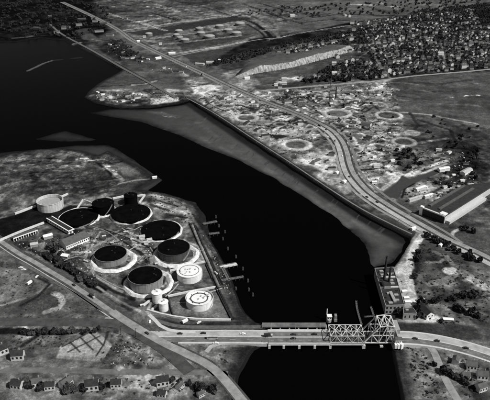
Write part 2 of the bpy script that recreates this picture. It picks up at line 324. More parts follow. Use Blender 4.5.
# land under the bluff and the town
poly([(218,66),(243,52),(340,34),(400,26),(500,10),(500,72),(400,78),(330,84),(262,90),(240,84)], 0.055, 8, (0.2,0.3,0.2))
poly([(330,30),(500,0),(500,70),(400,78),(370,82),(360,60)], 0.028, 8, (0.3,0.6,0.3))
poly([(222,72),(243,68),(262,84),(240,90),(225,84)], 0.16, 5, (0.1,0.3,0.3)); poly([(270,66),(330,58),(350,62),(320,76),(262,84)], 0.07, 6)
poly([(274,80),(300,76),(308,78),(296,82),(276,84)], 0.25, 3, (0,0.6,0.4)); poly([(243,62),(270,52),(300,50),(338,40),(336,47),(290,60),(244,72)],0.09,4)
for q in ([(340,62),(358,58),(372,50)], [(300,50),(330,42),(372,34)], [(380,66),(420,60),(470,50)], [(400,75),(440,68),(476,56)], [(340,36),(380,28),(430,20)], [(372,34),(376,60),(390,78)], [(420,30),(424,60)], [(400,40),(440,34),(478,30)], [(330,46),(370,44),(420,40)], [(440,40),(446,66)], [(392,30),(400,60)], [(350,72),(390,66)]):
    stroke(q, 5, 0.095, c=(0.1,0.6,0.3))
stroke([(384,71),(400,66),(408,70)], 16, 0.17)
for dy in (5,10.5,15.5,20.5,25.5,30,34.5,39,43,47,51,55): stroke([(x-dy*.5, y-dy*(1-.0006*(x-385))-0.02*(x-385)*dy/20) for x,y in [(385,79.5),(413,76),(450,72.8),(500,68)]], 7, 0.13, c=(0.1,0.5,0.3))
for q in ([(396,82),(430,86),(480,83)],[(400,100),(440,104),(480,106)],[(410,88),(450,96),(480,98)]): stroke(q, 7, .09, c=(0,.5,.3))
# right bank below the road
poly([(412,238),(440,250),(478,268),(500,276),(500,335),(440,330),(400,326),(404,300),(398,270),(404,250)], 0.085, 5, (0.2,0.4,0.3))
stroke([(425,229),(416,240),(408,256),(403,270),(407,285),(411,304)], 7, 0.34, c=(0,0.3,0.3)); poly([(398,266),(408,252),(418,236),(424,238),(415,256),(413,276),(413,300),(406,302),(405,284),(396,274)], 0.36, 3, (0,0.15,0.2))
stroke([(421,232),(412,243),(398,260)], 7, 0.2); disc(451,271,7.6,0.62,2,(0,0.2,0.2)); stroke([(430,284),(444,281),(455,276)], 9, 0.2); stroke([(462,272),(478,282),(490,290)], 12, 0.18, c=(0,0.6,0.4))
stroke([(434,252),(446,256),(452,264)], 5, 0.2); poly([(414,246),(420,244),(422,262),(416,284),(412,290),(412,270)], 0.03, 3, (0.1,0.8,0.4)); poly([(458,278),(474,284),(470,292),(456,290)],0.035,4)
poly([(396,318.5),(424,318.5),(438,316),(442,322),(420,323),(396,322)], 0.36, 1.5); poly([(395,324),(440,323),(500,330),(500,345),(450,337),(396,331)], 0.04, 2, (0.1,0.3,0.2)); poly([(438,295),(500,290),(500,328),(445,322)],0.06,5,(0.2,0.6,0.4))
poly([(444,222),(478,204),(500,200),(500,262),(478,255),(455,243),(448,232)],0.06,4,(0.2,0.5,0.3)); poly([(452,234),(470,228),(490,236),(490,250),(462,243)],0.075,3); stroke([(478,256),(458,244),(451,238),(453,232),(462,227)],3.5,0.4)
stroke([(448,214),(462,206),(500,185)], 10, 0.3, rag=False)
# river margin
for a in (3.2,): stroke([(192,98.5),(215,112.5),(250,135.5),(312,176.5),(362,209),(388,222),(415,236)], 5, 0.12, rag=False)
# marsh
poly([(-80,168),(14,153),(40,149),(75,150),(108,151),(135,165),(158,179),(120,186),(98,194),(60,200),(14,212),(-80,232)], 0.075, 3, (0.15,0.4,0.45))
poly([(104,162),(118,160),(135,167),(140,174),(128,176),(112,170)], 0.13, 4); stroke([(158,178),(135,180),(118,184),(100,192)], 3.2, 0.3)
stroke([(92,158),(108,172),(112,176)], 3.5, 0.012); stroke([(104,163),(113,172),(122,180)], 7, 0.35, c=(0,0.8,0.5))
poly([(104,187),(122,183),(150,182),(150,190),(128,194),(100,195)], 0.055, 3)
for k in range(46):
    cx = random.uniform(14,112); cy = 155+random.uniform(0,38)
    if cy > 196-cx*.05: continue
    stroke([(cx,cy),(cx+random.uniform(4,10),cy-random.uniform(0.3,1.6)),(cx+random.uniform(10,20),cy-random.uniform(-1,3))], random.uniform(2,4), random.choice([0.03,0.03,0.2]), c=(0,0.9,0.4))
# tank farm
poly([(14,212),(60,200),(100,192),(128,194),(150,191),(180,197),(196,206),(206,225),(219,252),(229,268),(240,302),(262,322),(120,320),(14,250),(-80,220),(-80,214)], 0.085, 3, (0.1,0.4,0.55))
poly([(150,193),(178,198),(194,208),(202,221),(182,224),(170,214),(152,206)], 0.15, 4, (0.1,0.35,0.5))
poly([(14,215),(35,207),(60,210),(50,222),(14,235),(-80,262),(-80,240)], 0.008, 1.5, rag=False); poly([(56,212),(70,205),(95,206),(92,214),(70,220),(50,222)], 0.008, 1.5, rag=False)
poly([(171,273),(206,264),(215,286),(169,296)], 0.11, 1.5, (0.1,0.4,0.4), rag=False); poly([(169,299),(215,289),(230,318),(196,317),(174,314)], 0.14, 1.5, (0.1,0.2,0.2), rag=False)
poly([(216,288),(228,286),(241,308),(244,316),(233,318)], 0.12, 2, (0.1,0.2,0.2))
stroke([(190,224),(203,255),(216,286),(232,319)], 4, 0.02, rag=False); stroke([(196,226),(208,255),(222,284)], 3, 0.02, rag=False); stroke([(193,225),(206,256),(219,286)], 2, 0.25)
stroke([(203,232),(212,250),(222,270),(232,296)], 10, 0.19, c=(0,0.5,0.4))
stroke([(104,229),(130,238),(150,247),(168,262)], 3.5, 0.02); stroke([(14,262),(50,262),(84,252),(110,238),(135,229)], 3, 0.22, rag=False); stroke([(40,250),(62,262),(86,282),(120,303)], 3, 0.16)
stroke([(44,254),(60,262),(80,276),(102,290)], 12, 0.007, c=(0,0.2,0.2)); stroke([(30,250),(44,256),(58,268)], 6, 0.02); stroke([(36,258),(70,277),(110,303),(140,320)], 6, 0.12)
stroke([(150,240),(140,250),(160,265)],3,0.25); poly([(126,236),(148,238),(150,246),(135,245)],0.3,2,(0,0.8,0.6))
for q,wd,v in (([(92,240),(112,243),(135,246),(150,258),(152,268)],3.5,.26),([(88,243),(84,262),(98,278),(122,292)],3.2,.24),([(60,228),(88,228),(110,230),(135,240)],3,.22),([(100,232),(92,246)],2.5,.3),([(138,262),(152,254)],3,.3),([(96,286),(118,300),(140,311)],2.5,.28),([(184,240),(198,246),(205,262)],3,.26),([(168,272),(166,284)],2.5,.3),([(152,300),(148,308)],2.5,.3),([(188,208),(196,222),(210,244)],3,.3),([(150,195),(172,198),(190,206),(198,218)],3.2,.34),([(22,248),(44,243),(60,250)],2.5,.2),([(72,252),(90,252)],3,.35),
   ([(120,240),(140,252),(146,262)],3.5,.02),([(90,276),(112,290),(134,300)],4,.02),([(64,232),(74,236),(92,238)],4,.02),([(172,290),(190,292)],2.5,.03),([(140,216),(136,228),(120,232)],4,.03),([(150,205),(168,210)],5,.03),([(156,200),(178,206)],4,.04),([(168,214),(186,218)],5,.04)):
    stroke(q, wd, v, soft=.8, c=(0,.25,.3))
rr = random.Random(9)
for k in range(70):
    cx = 82+rr.random()*78; cy = 226+rr.random()*72
    if cy-226 > (cx-60)*0.95: continue
    a = rr.choice([.25,.6,-.3,.45]); L_ = rr.uniform(1.5,5); stroke([(cx-L_*math.cos(a),cy-L_*.5*math.sin(a)),(cx+L_*math.cos(a),cy+L_*.5*math.sin(a))], rr.uniform(1.2,3), rr.choice([.02,.02,.3,.4]), soft=.7, c=(0,.2,.3))
for k in range(170):
    cx = rr.uniform(0,118); cy = 152+rr.random()*48
    if cy > 200-cx*.08 or (cy < 156 and cx > 80): continue
    stroke([(cx+2.6*rr.uniform(.7,1.6)*math.cos(u),cy+.9*math.sin(u)) for u in (0,1.2,2.4,3.6,4.8,5.6)], 1.4, rr.choice([.03,.035,.16,.045]), soft=1.2, c=(0,.3,.3))
# lower left corner and the strip below the road
poly([(-80,230),(14,253),(60,282),(110,315),(150,345),(150,460),(-200,460)], 0.115, 3, (0.15,0.4,0.3))
poly([(-20,310),(14,301),(30,297),(52,292),(62,298),(58,308),(40,314),(14,315),(-20,318)], 0.07, 3); stroke([(53,293),(61,297),(63,303),(58,309),(46,312)], 6, 0.3, c=(0,0.3,0.3)); stroke([(-40,318),(14,302),(40,291),(50,285)], 3.5, 0.3)
poly([(-60,255),(14,268),(40,280),(48,284),(30,296),(14,300),(-60,320)], 0.14, 4, (0.1,0.3,0.3)); stroke([(20,306),(38,296),(49,284),(38,278)], 3, 0.025)
poly([(14,329),(28,327),(33,335),(20,340),(12,338)], 0.45, 3, (0,0.5,0.5)); stroke([(22,346),(42,332)], 4, 0.02)
poly([(-60,328),(33,329),(84,329),(86,333),(50,335),(33,334),(-60,336)], 0.012, 1.5)
poly([(62,347),(88,333),(96,331),(112,347),(100,362),(56,358)], 0.27, 1.5, (0,0.2,0.2), rag=False)
for q in ([(62,347),(90,332),(100,330)], [(72,341),(80,352)], [(82,336),(92,350)], [(70,350),(98,337)], [(90,332),(104,350)], [(108,332),(104,344),(96,356)]): stroke(q, 2.4, 0.02, rag=False)
stroke([(116,331),(112,342),(104,352)], 4, 0.05); poly([(110,333),(150,338),(170,348),(160,400),(100,420),(112,350)], 0.14, 4, (0.1,0.5,0.5))
poly([(170,346),(262,344),(255,352),(240,376),(232,420),(225,500),(150,500),(160,400)], 0.12, 5, (0.2,0.5,0.4)); poly([(398,342),(500,350),(520,500),(420,500),(404,410)], 0.085, 5, (0.3,0.5,0.4))
poly([(170,343.5),(262,342.5),(270,345),(262,347),(170,347)], 0.2, 1); poly([(160,321),(235,322),(262,324),(262,330),(180,331),(160,325)], 0.045, 1.5, (0,0.4,0.3)); poly([(160,313),(196,319.5),(235,321),(235,322),(180,322),(150,314)],0.12,1)

poly([(60,347),(87,333),(96,331.5),(112,345),(104,358),(58,356)], 0.34, 1.2, (0,0.1,0.15), rag=False)
for q in ([(62,347),(90,332),(100,330)], [(70,342),(80,352)], [(80,337),(93,350)], [(68,352),(100,336)], [(90,332.5),(104,346)], [(108,332),(104,344),(96,356)]): stroke(q, 1.3, 0.03, rag=False, soft=1)
# shore: height and wet margin
ri = bb(RIVER, 60); dr = np.full(X.shape, -1e3); dr[ri] = sdf(XS[ri], YS[ri], RIVER)
land = smooth(3.0, -4.0, dr); Z = -1.6 + (LAND+1.6)*land
dm = np.full(X.shape, -1e3)
for P in (MUDR, MUDL, MUDF):
    i = bb(P, 40); dm[i] = np.maximum(dm[i], sdf(XS[i]+w1[i]*3, YS[i], P) - (2.0 if P is MUDF else 0))
zm = -0.75 + 1.0*smooth(-14, 10, dm) 
Z = np.maximum(Z, zm); wet = (dr > -3)
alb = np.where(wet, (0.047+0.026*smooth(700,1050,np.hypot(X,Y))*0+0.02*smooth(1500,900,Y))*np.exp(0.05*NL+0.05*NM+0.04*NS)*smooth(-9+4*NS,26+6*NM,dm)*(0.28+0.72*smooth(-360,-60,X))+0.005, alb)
mw = smooth(6, -1, dr)*smooth(-17,-7,dr); alb = alb*(1-mw*0.85) + 0.012*mw*0.85   # darker band along the bank
# gullies in the flat
for q,wd,v in (([(160,112),(168,114),(176,118),(180,117)],2,0.13),([(163,116),(172,117)],2.5,0.2),([(206,118),(190,128),(172,128),(160,130)],2,0.06),([(207,117),(200,123),(185,124)],2.5,0.075)):
    stroke(q, wd, v, z=0.2)
i = bb(W([(190,98),(416,240)]), 30); dq = seg_dist(X[i],Y[i],W([(188,103),(215,121),(250,144),(312,185),(362,218),(404,240)],0.2)); mm = smooth(15,6,dq)*(dr[i]>-3); alb[i] = alb[i]*(1-mm*0.8)+0.009*mm*0.8
ci = bb(CREEK, 10); dc = sdf(XS[ci], YS[ci], CREEK); k = smooth(-2,2,dc); alb[ci] = alb[ci]*(1-k)+0.05*k; Z[ci] -= 1.2*k
rr = random.Random(3)
for k in range(26):
    t = rr.random(); x = 205+t*185; y = 116+t*107+9; L_ = rr.uniform(5,12); q = [(x,y)]
    for j in range(5): q.append((q[-1][0]-L_/5*rr.uniform(.2,1.2), q[-1][1]+L_/5*rr.uniform(.5,1.1)))
    stroke(q, rr.uniform(.4,1.0), rr.choice([.03,.04,.05]), soft=1.2, c=(0,0,0), z=0.2)
for q in ([(150,112),(190,118),(250,158),(300,190)],[(200,138),(260,166),(310,196),(350,226)],[(330,205),(370,232),(392,246)]): stroke(q, 5, 0.075, soft=9, c=(0,.2,.1), z=0.2)
stroke([(380,190),(396,180),(401,173)], 5, 0.3, c=(0,0.3,0.3)); stroke([(398,173),(410,176),(424,172.5),(446,164)], 3.5, 0.4); poly([(408,174.5),(413,170.5),(420,171),(414,176)],0.6,1.5)
poly([(405,196),(412,187),(428,184),(440,186),(424,197),(410,204)],0.2,3,(0,.3,.4)); stroke([(402,198),(405,189),(414,183)], 3, 0.012)
stroke([(424,230),(414,243),(407,255),(400,266),(396,272)], 10, 0.22, c=(0,0.3,0.3)); stroke([(426,231),(417,243),(411,256),(408,268),(410,284),(415,303)], 8, 0.5, c=(0,0.12,0.2)); poly([(399,268),(408,257),(412,262),(412,282),(405,283),(397,274)], 0.42, 3, (0,0.15,0.2)); stroke([(398,280),(404,296),(407,306)], 6, 0.3)
stroke([(440,296),(470,300),(489,296)],4,.03); stroke([(426,262),(440,262),(447,256)],3,.2); poly([(440,284),(454,279),(458,283),(446,290)],.2,4)
# spit and islets in the far water
for q,wd,v in (([(27,71),(36,67),(44,63),(52,60.5)],8,0.09),([(50,60.8),(66,59),(82,57.5)],5,0.03)):
    P = W(q,0.3); i = bb(P,30); d = seg_dist(XS[i],YS[i],P); k = 1-smooth(wd/2-2,wd/2+3,d); Z[i] = np.maximum(Z[i], -0.5+1.5*k); alb[i] = alb[i]*(1-k)+v*k
# berms of the emptied tank rings (low ridges)
for cx,cy,rx in ((296,145,13.6),(337,113.5,13),(388.5,115.5,12.3),(246,118,10.5),(404,142,11)):
    p = G(cx,cy); r = rx/ppm(cx,cy); d = np.abs(np.hypot(X-p.x,Y-p.y)-r); Z += 1.6*smooth(6,1,d)
for q in ([(14,38),(48,35),(58,34)],[(70,45),(80,43)]): stroke(q, 14, 0.05, c=(0.2,0.8,0.3))
Z += 0.12*NS*(dr < -8)*(alb > 0.0)
Z = np.where(dist.ravel() > 3500, np.minimum(Z, LAND), Z)
alb = np.clip(alb, 0.004, 0.78)
I, J = np.meshgrid(np.arange(na-1), np.arange(nd-1), indexing='ij'); a0 = (I*nd+J).ravel()
F = np.stack([a0, a0+1, a0+nd+1, a0+nd], 1)
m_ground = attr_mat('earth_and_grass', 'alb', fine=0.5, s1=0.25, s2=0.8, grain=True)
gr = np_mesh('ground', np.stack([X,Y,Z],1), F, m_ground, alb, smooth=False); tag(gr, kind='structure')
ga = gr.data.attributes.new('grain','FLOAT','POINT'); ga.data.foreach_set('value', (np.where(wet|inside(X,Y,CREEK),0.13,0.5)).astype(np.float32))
def ground_z(x, y):
    a = math.degrees(math.atan2(x, y)); d = math.degrees(math.atan2(CAMH, math.hypot(x,y)))
    i = int(np.argmin(np.abs(az-a))); j = int(np.argmin(np.abs(de-d))); return float(Z[i*nd+j])
CREEKX = W([(378,195),(392,180),(401,172),(410,175),(440,165),(456,164),(446,174),(420,183),(405,193),(400,202),(390,200)])
DIRT = W([(424,230),(414,243),(408,256),(404,268),(409,284),(413,303)])
def on_land(x, y):
    a = math.degrees(math.atan2(x, y)); d = math.degrees(math.atan2(CAMH, math.hypot(x,y)))
    i = int(np.argmin(np.abs(az-a))); j = int(np.argmin(np.abs(de-d))); return dr[i*nd+j] < -7 and not inside(np.array([x]),np.array([y]),CREEKX)[0] and seg_dist(np.array([x]),np.array([y]),DIRT)[0] > 7

wm = bpy.data.materials.new('river_water'); wm.use_nodes = True
n = wm.node_tree.nodes; l = wm.node_tree.links; b = n['Principled BSDF']
b.inputs['Base Color'].default_value = (0.0014,0.0013,0.0013,1); b.inputs['Roughness'].default_value = 0.2; b.inputs['IOR'].default_value = 1.05; b.inputs['Specular IOR Level'].default_value = 0.25
no = n.new('ShaderNodeTexNoise'); no.inputs['Scale'].default_value = 0.5; no.inputs['Detail'].default_value = 4; bp = n.new('ShaderNodeBump'); bp.inputs['Strength'].default_value = 0.4; bp.inputs['Distance'].default_value = 0.4
geo = n.new('ShaderNodeNewGeometry'); l.new(geo.outputs['Position'], no.inputs['Vector']); l.new(no.outputs[0], bp.inputs['Height']); l.new(bp.outputs[0], b.inputs['Normal'])
mb = MB(); s = 3500; mb.add([(-s,-200,0),(s,-200,0),(s,4200,0),(-s,4200,0)], [(0,1,2,3)])
tag(mb.build('water', wm), kind='structure')

# ---------------------------------------------------------------- roads
def ribbon(mb, pts, o0, o1, dz=0.0, skirt=0, mi=0):
    n = len(pts); vs = []; fs = []
    for i,p in enumerate(pts):
        t = (pts[min(i+1,n-1)]-pts[max(i-1,0)]); t.z = 0; t.normalize(); nn = Vector((-t.y, t.x, 0))   # left of travel
        a = p+nn*o0; c = p+nn*o1
        vs += [(a.x,a.y,p.z+dz),(c.x,c.y,p.z+dz)]
        if skirt: vs += [(a.x,a.y,p.z+dz-skirt),(c.x,c.y,p.z+dz-skirt)]
    k = 4 if skirt else 2
    for i in range(n-1):
        a = i*k; c = a+k
        q = (a, a+1, c+1, c); fs.append(q if o1 < o0 else q[::-1])
        if skirt: fs += [(a,a+2,c+2,c),(a+1,c+1,c+3,a+3)]
    mb.add(vs, fs, mi)
def road(name, px, o0, o1, mat, z=LAND+0.25, skirt=0.6, lines=(), dash=()):
    pts = spline(pline(px, z)); m = MB(); ribbon(m, pts, o0, o1, 0, skirt); o = m.build(name, mat); tag(o, kind='structure')
    if lines or dash:
        m = MB()
        for a in lines: ribbon(m, pts, a-0.15, a+0.15, 0.03)
        for a in dash:
            for i in range(0, len(pts)-2, 3): ribbon(m, pts[i:i+2], a-0.15, a+0.15, 0.03)
        m.build('lane_marking', M['paint'], o)
    return pts
HW = [(62,2),(90,15),(115,28),(132,40),(150,49),(170,58.5),(200,72.5),(225,84.5),(245,93.5),(268,103),(288,110.5),(304,117),(320,124.8),(331,131.8),(339,141),(343.5,152),(346,163),(350,173.5),(357,183),(367,193),(385,205.5),(405,217.5),(425,229),(445,240),(462,247.5),(478,255),(500,266)]
HA, HB = HW[:13], HW[12:]
road('expressway', HA, -9.5, -1.4, M['asph3'], lines=(-9.0,)); hw = road('expressway', HB, -10, -1.9, M['concrete'], dash=(-6,), lines=(-9.7,))
road('expressway', HA, 1.4, 9, M['asph3'], lines=(8.6,)); road('expressway', HB, 1.9, 9.6, M['conc2'], dash=(6,), lines=(2.4,9.2))
road('hard_shoulder', HB, -12, -10.4, M['asphalt'], z=LAND+0.2)
road('median_strip', HW, -1.8, 1.8, M['rust_shade'], z=LAND+0.2)
road('verge', HW, 9.8, 13, M['rust_shade'], z=LAND+0.18)
road('frontage_road', [(262,97),(290,105.5),(318,117.5),(338,129.5),(349,142),(354,155),(357,166),(364.5,177.5),(376,188.5),(392,200.5),(410,211.5),(430,223),(448,233.5),(462,243)], -2, 2.6, M['asph3'], z=LAND+0.22)
road('slip_road', [(318,129),(330,141),(335.5,153),(338.5,165),(344,179),(356,193),(376,207.5),(398,220),(415,230),(440,242)], -2.4, 2, M['conc2'], z=LAND+0.22)
road('yard_track', [(366,118),(372,132),(366,146),(362,156),(360,164)], -1.6, 1.6, M['asph3'], z=LAND+0.2)
road('bank_road', [(186,97.5),(215,113.5),(250,136.5),(285,159),(312,177),(337,193.5),(362,209),(390,223.5),(412,234)], -1.2, 1.2, M['asph3'], z=LAND+0.2)
road('town_road', [(262,91),(274,89.5),(320,85.5),(370,81.5),(413,76),(466,71.5),(510,67)], -4.5, 4.5, M['conc2'])
road('field_track', [(172,57),(215,48),(256,40),(276,38)], -2, 2, M['conc2'], z=LAND+0.15)
road('rail_causeway', [(50,24),(62,34),(95,52),(122,67.5),(152,84),(176,98)], -4, 4, M['gravel'], z=LAND+1.2, skirt=2)
# riverside parkway: rises to the bridge
zb = 5.0
PK = [(146,336.6,2.2),(165,336.8,2.22),(195,336.7,2.3),(230,336.6,3.0),(268,337,zb),(330,337.3,zb),(398,337.6,zb),(425,339.5,3.6),(450,344,2.4),(478,351.5,2.25),(520,366,2.25)]
pk = spline(pline(PK))
PKW = [(172,344,2.2),(185,340.5,2.25),(205,338.6,2.4),(230,338,3.0)]
def seg(pts, x0, x1): return [p for p in pts if x0 <= p.x <= x1]
xb0, xb1 = G(268,337,zb).x, G(398,337.6,zb).x
for nm, part in (('parkway', seg(pk, -1e9, xb0+3)), ('parkway', seg(pk, xb1-3, 1e9))):
    m = MB(); ribbon(m, part, 8.5, 0.6, 0, 3.5); o = m.build(nm, M['concrete']); tag(o, kind='structure')
    m = MB(); ribbon(m, part, -0.6, -8.0, -0.01, 3.5); o2 = m.build(nm, M['asph2']); tag(o2, kind='structure')
    m = MB(); ribbon(m, part, 0.6, -0.6, 0.12, 3); tag(m.build('median_strip', M['wall']), kind='structure')
    pt_ = [p for p in part if p.x > G(176,337).x]; m = MB(); ribbon(m, pt_, 10.4, 8.5, 0.13, 3.5); ribbon(m, pt_, -8.0, -10.2, 0.13, 3.5); tag(m.build('pavement', M['wall']), kind='structure')
    for q,ou in ((part,o),):
        m = MB()
        for i in range(0, len(q)-2, 3):
            for a in (4.5,-4.5): ribbon(m, q[i:i+2], a-0.15, a+0.15, 0.03)
        m.build('lane_marking', M['paint'], ou)
road('slip_road', [(149,314.5),(155,320),(160,325.5),(168,329.5),(182,331.4),(205,332)], -2, 2, M['wall'], z=LAND+0.3)
road('slip_road', [(128,322),(142,331),(154,340),(166,350)], -4, 4, M['concrete'], z=LAND+0.3)
road('service_road', [(206,352),(211,346.5),(220,343.2),(262,342.8),(268,343)], -2.2, 2.2, M['concrete'], z=LAND+0.22)
road('diagonal_road', [(-20,226),(14,250),(34,261.5),(50,271),(70,283),(88,295),(104,306),(120,317),(140,329.5),(165,343.5),(185,353),(215,370),(250,410)], -3.4, 2.8, M['conc2'])
road('diagonal_road', [(112,311.2),(120,317),(140,329.5),(165,343.5),(185,353),(215,370),(250,410)], -4.4, 4.4, M['conc2'], z=LAND+.33)
road('shoulder', [(-20,226),(14,250),(34,261.5),(50,271),(70,283),(88,295),(104,306),(120,317),(140,329.5),(165,343.5),(185,353),(215,370),(250,410)], -6, 6.5, M['asphalt'], z=LAND+0.2)
road('pavement', [(-20,226),(14,250),(34,261.5),(50,271),(70,283),(88,295),(104,306),(120,317),(135,326.3)], -8.0, -6.6, M['concrete'], z=LAND+0.3)
road('rail_track', [(20,262),(60,285),(88,302),(110,314),(128,322)], -2, 2, M['gravel'], z=LAND+0.3)
road('cross_road', [(-60,321),(14,321.5),(60,322),(100,322.5),(118,324),(134,331),(150,340),(168,352),(190,372)], -6.5, 6.5, M['asphalt'], z=LAND+0.32)
road('slip_road', [(104,319),(120,323),(150,334),(172,346),(190,356)], -4, 4, M['conc2'], z=LAND+0.2)
road('yard_road', [(104,196),(113,199)], -2, 2, M['conc2'], z=LAND+.1)
road('embankment_track', [(150,318.5),(175,325.5),(200,327),(262,326.8)], -2.5, 2.5, M['gravel'], z=LAND+0.25)
road('river_road', [(470,420),(446,380),(434,352),(425,342)], -3.5, 3.5, M['conc2'], z=LAND+0.2)
road('lower_street', [(-60,372),(40,370),(120,372),(190,372),(228,374)], -3.5, 3.5, M['asph2'], z=LAND+0.2)

# ---------------------------------------------------------------- bluff
def bluff():
    base = spline(pline([(238,78),(246,76.2),(258,73.6),(275,70.4),(292,67),(305,64),(320,60.4),(333,56.8),(346,52.5),(358,48)]), 1.2)
    n = len(base); V = []; K = 8
    for i,p in enumerate(base):
        t = (base[min(i+1,n-1)]-base[max(i-1,0)]).normalized(); nn = Vector((-t.y,t.x,0)); e = min(1, i/70, (n-1-i)/30); s_ = i*1.2
        fl = 3.0*abs(math.sin(s_/4.6+1.3*math.sin(s_/17)+.6*math.sin(s_/5.1)))*(.6+.4*math.sin(s_/29)) + 1.3*math.sin(s_/1.7+2*math.sin(s_/9)) + 3*math.sin(s_/41)
        h = (12.5+2*math.sin(s_/37)+.8*math.sin(s_/11)+.8*abs(math.sin(s_/2.3))+.5*math.sin(s_*1.7))*e
        for k in range(K+1):
            u = k/K; back = u*14 - 2 + fl*(1-0.55*u); 
            V.append(p+nn*back+Vector((0,0,h*u**0.8)))
        V.append(p+nn*(15+45*e)+Vector((0,0,h*0.75))); V.append(p+nn*(20+100*e*min(1,i/110))+Vector((0,0,-.5)))
    m = MB(); w_ = K+3
    fs = [(i*w_+k, (i+1)*w_+k, (i+1)*w_+k+1, i*w_+k+1) for i in range(n-1) for k in range(K+2)]
    m.add(V, fs); m.m = [0 if k < K-0 else 1 for i in range(n-1) for k in range(K+2)]
    tag(m.build('bluff', [M['bluff'], grey('bluff_turf', 0.075, var=0.4, scale=0.05)], smooth=True), kind='structure')
bluff()

# ---------------------------------------------------------------- tanks
def berm_ring(cx, cy, rpx, width, h, label, mat='berm'):
    p = G(cx,cy); r = rpx/ppm(cx,cy); m = MB(); nseg = 96
    V=[]; 
    prof = [(r,-0.2),(r-width*.3,h),(r-width*.55,h),(r-width,-0.2)]
    for k in range(nseg):
        a = 2*math.pi*k/nseg; wob = 0.35*math.sin(a*5+cx)+0.3*math.sin(a*11+cy)
        for rr,z in prof: V.append(((rr+wob)*math.cos(a),(rr+wob)*math.sin(a),z+(0.12*math.sin(a*17+cx) if z>0 else 0)))
    fs = [(k*4+j, ((k+1)%nseg)*4+j, ((k+1)%nseg)*4+j+1, k*4+j+1) for k in range(nseg) for j in range(3)]
    m.add(V, fs); o = m.build('containment_berm', M[mat], loc=(p.x,p.y,LAND)); tag(o, label, 'containment berm', 'containment berms around the tanks'); return o
def stair(m, r, h, a0=0.3, turn=0.9):
    N = 22
    for k in range(N):
        a = a0+turn*k/N; z = h*(k+.5)/N; m.box(((r+.55)*math.cos(a),(r+.55)*math.sin(a),z), 1.0, r*turn/N*0.9, 0.12, a)
    for rr in (r+.15, r+1.0):
        for k in range(N):
            a = a0+turn*k/N; a2 = a0+turn*(k+1)/N
            m.bar((rr*math.cos(a),rr*math.sin(a),h*k/N+1),(rr*math.cos(a2),rr*math.sin(a2),h*(k+1)/N+1),.12)
def tank(cx, cy, rpx, h, shell, roof, label, name='oil_tank', kind='cone', group='storage tanks of the riverside farm', st=True, extra=None, rimc=None):
    p = G(cx,cy); r = rpx/ppm(cx,cy); e = empty(name, (p.x,p.y,LAND), 0, label, 'tank', group)
    m = MB(); prof = [(r,-0.3)]
    for k in range(1,5): z = h*k/5; prof += [(r,z-.06),(r+.09,z-.06),(r+.09,z+.06),(r,z+.06)]
    prof += [(r,h)]
    if kind == 'open': prof += [(r+.5,h),(r+.5,h+.5),(r-.6,h+.5),(r-.6,h-4)]
    m.lathe(prof, 72); m.build('shell', M[shell], e)
    m = MB()
    if kind == 'cone': m.lathe([(r+.25,h-.05),(r+.25,h+.15),(r*.66,h+.45),(r*.33,h+.75),(0.6,h+1.0)], 72, cap=True)
    elif kind == 'float': m.lathe([(r-.6,h-1.6),(r-1.5,h-1.55),(r*.5,h-1.7),(0.6,h-1.7)], 72, cap=True)
    elif kind == 'open': m.lathe([(r-.7,h-4.2),(r*.4,h-4.0),(0.6,h-3.9)], 72, cap=True)
    elif kind == 'dome': m.lathe([(r,h),(r*.92,h+r*.07),(r*.75,h+r*.15),(r*.5,h+r*.22),(r*.25,h+r*.26),(0.3,h+r*.27)], 40, cap=True)
    rf = m.build('roof', M[roof], e, smooth=(kind=='dome'))
    m = MB(); m.lathe([(r+.05,h-.2),(r+.45,h-.2),(r+.45,h+.25),(r+.05,h+.25)], 72, closed=True)
    if kind in ('float','cone'): m.build('rim', M[rimc or shell], e)
    if st: m = MB(); stair(m, r, h, random.uniform(-1.6,-.2)); m.build('stair', M['steel'], e)
    if kind == 'cone' or kind == 'float':
        z = h+.4 if kind=='cone' else h-1.6
        for k in range(3):
            a = random.uniform(0,6.28); q = r*random.uniform(.1,.75)
            mm = MB(); mm.lathe([(.5,0),(.5,.9),(.8,.9),(.8,1.2),(0.1,1.5)],10,(q*math.cos(a),q*math.sin(a),z)); mm.build('vent', M['steel'] if roof!='black' else M['dark'], rf)
    if extra: extra(e, r, h)
    return e
def ringpipe(e, r, h):
    m = MB(); m.lathe([(r*.66,h-1.5),(r*.66,h-.8),(r*.60,h-.8),(r*.60,h-1.5)], 64); m.build('pontoon_ring', M['roofmid'], e)
    m = MB(); m.bar((r*.98*math.cos(.6),r*.98*math.sin(.6),h+.1),(r*.2,r*.05,h-1.4),1.1,.3); m.build('roof_ladder', M['steel'], e)
    for k in range(7):
        a = .3+k*.75; mm = MB(); mm.lathe([(.45,0),(.45,1),(.1,1.2)],8,(r*.72*math.cos(a),r*.72*math.sin(a),h-1.6)); mm.build('vent', M['roofmid'], e)
def roofstuff(e, r, h):
    for (a,q,s_) in ((1.2,.15,1.5),(2.8,.35,1.1),(5.0,.3,1.3),(4.2,.55,.9),(.2,.5,1.2),(3.4,.7,.8)):
        mm = MB(); mm.box((q*r*math.cos(a),q*r*math.sin(a),h+.4),s_*1.6,s_,s_*.9,a); mm.build('roof_hatch', M['steel'], e)
    m = MB()
    m.lathe([(r*.8,h+.3),(r*.8,h+.75),(r*.77,h+.75),(r*.77,h+.3)], 60); m.build('walkway_ring', M['roofmid'], e)
tank(50.8,207.3,12.6,11.5,'oldwhite','wallmid','open white cylindrical tank with a thick rim standing beside the black basin', kind='open', extra=None)
berm_ring(79.5,217.8,20.8,4.6,2.2,'white berm around the black-roofed tank just right of the open white tank')
tank(79.3,219,18.6,3.5,'black','black','low wide black-roofed tank just right of the open white tank')
berm_ring(104,211.5,13,3,1.8,'thin white berm around the narrow tall black tank at the top of the farm')
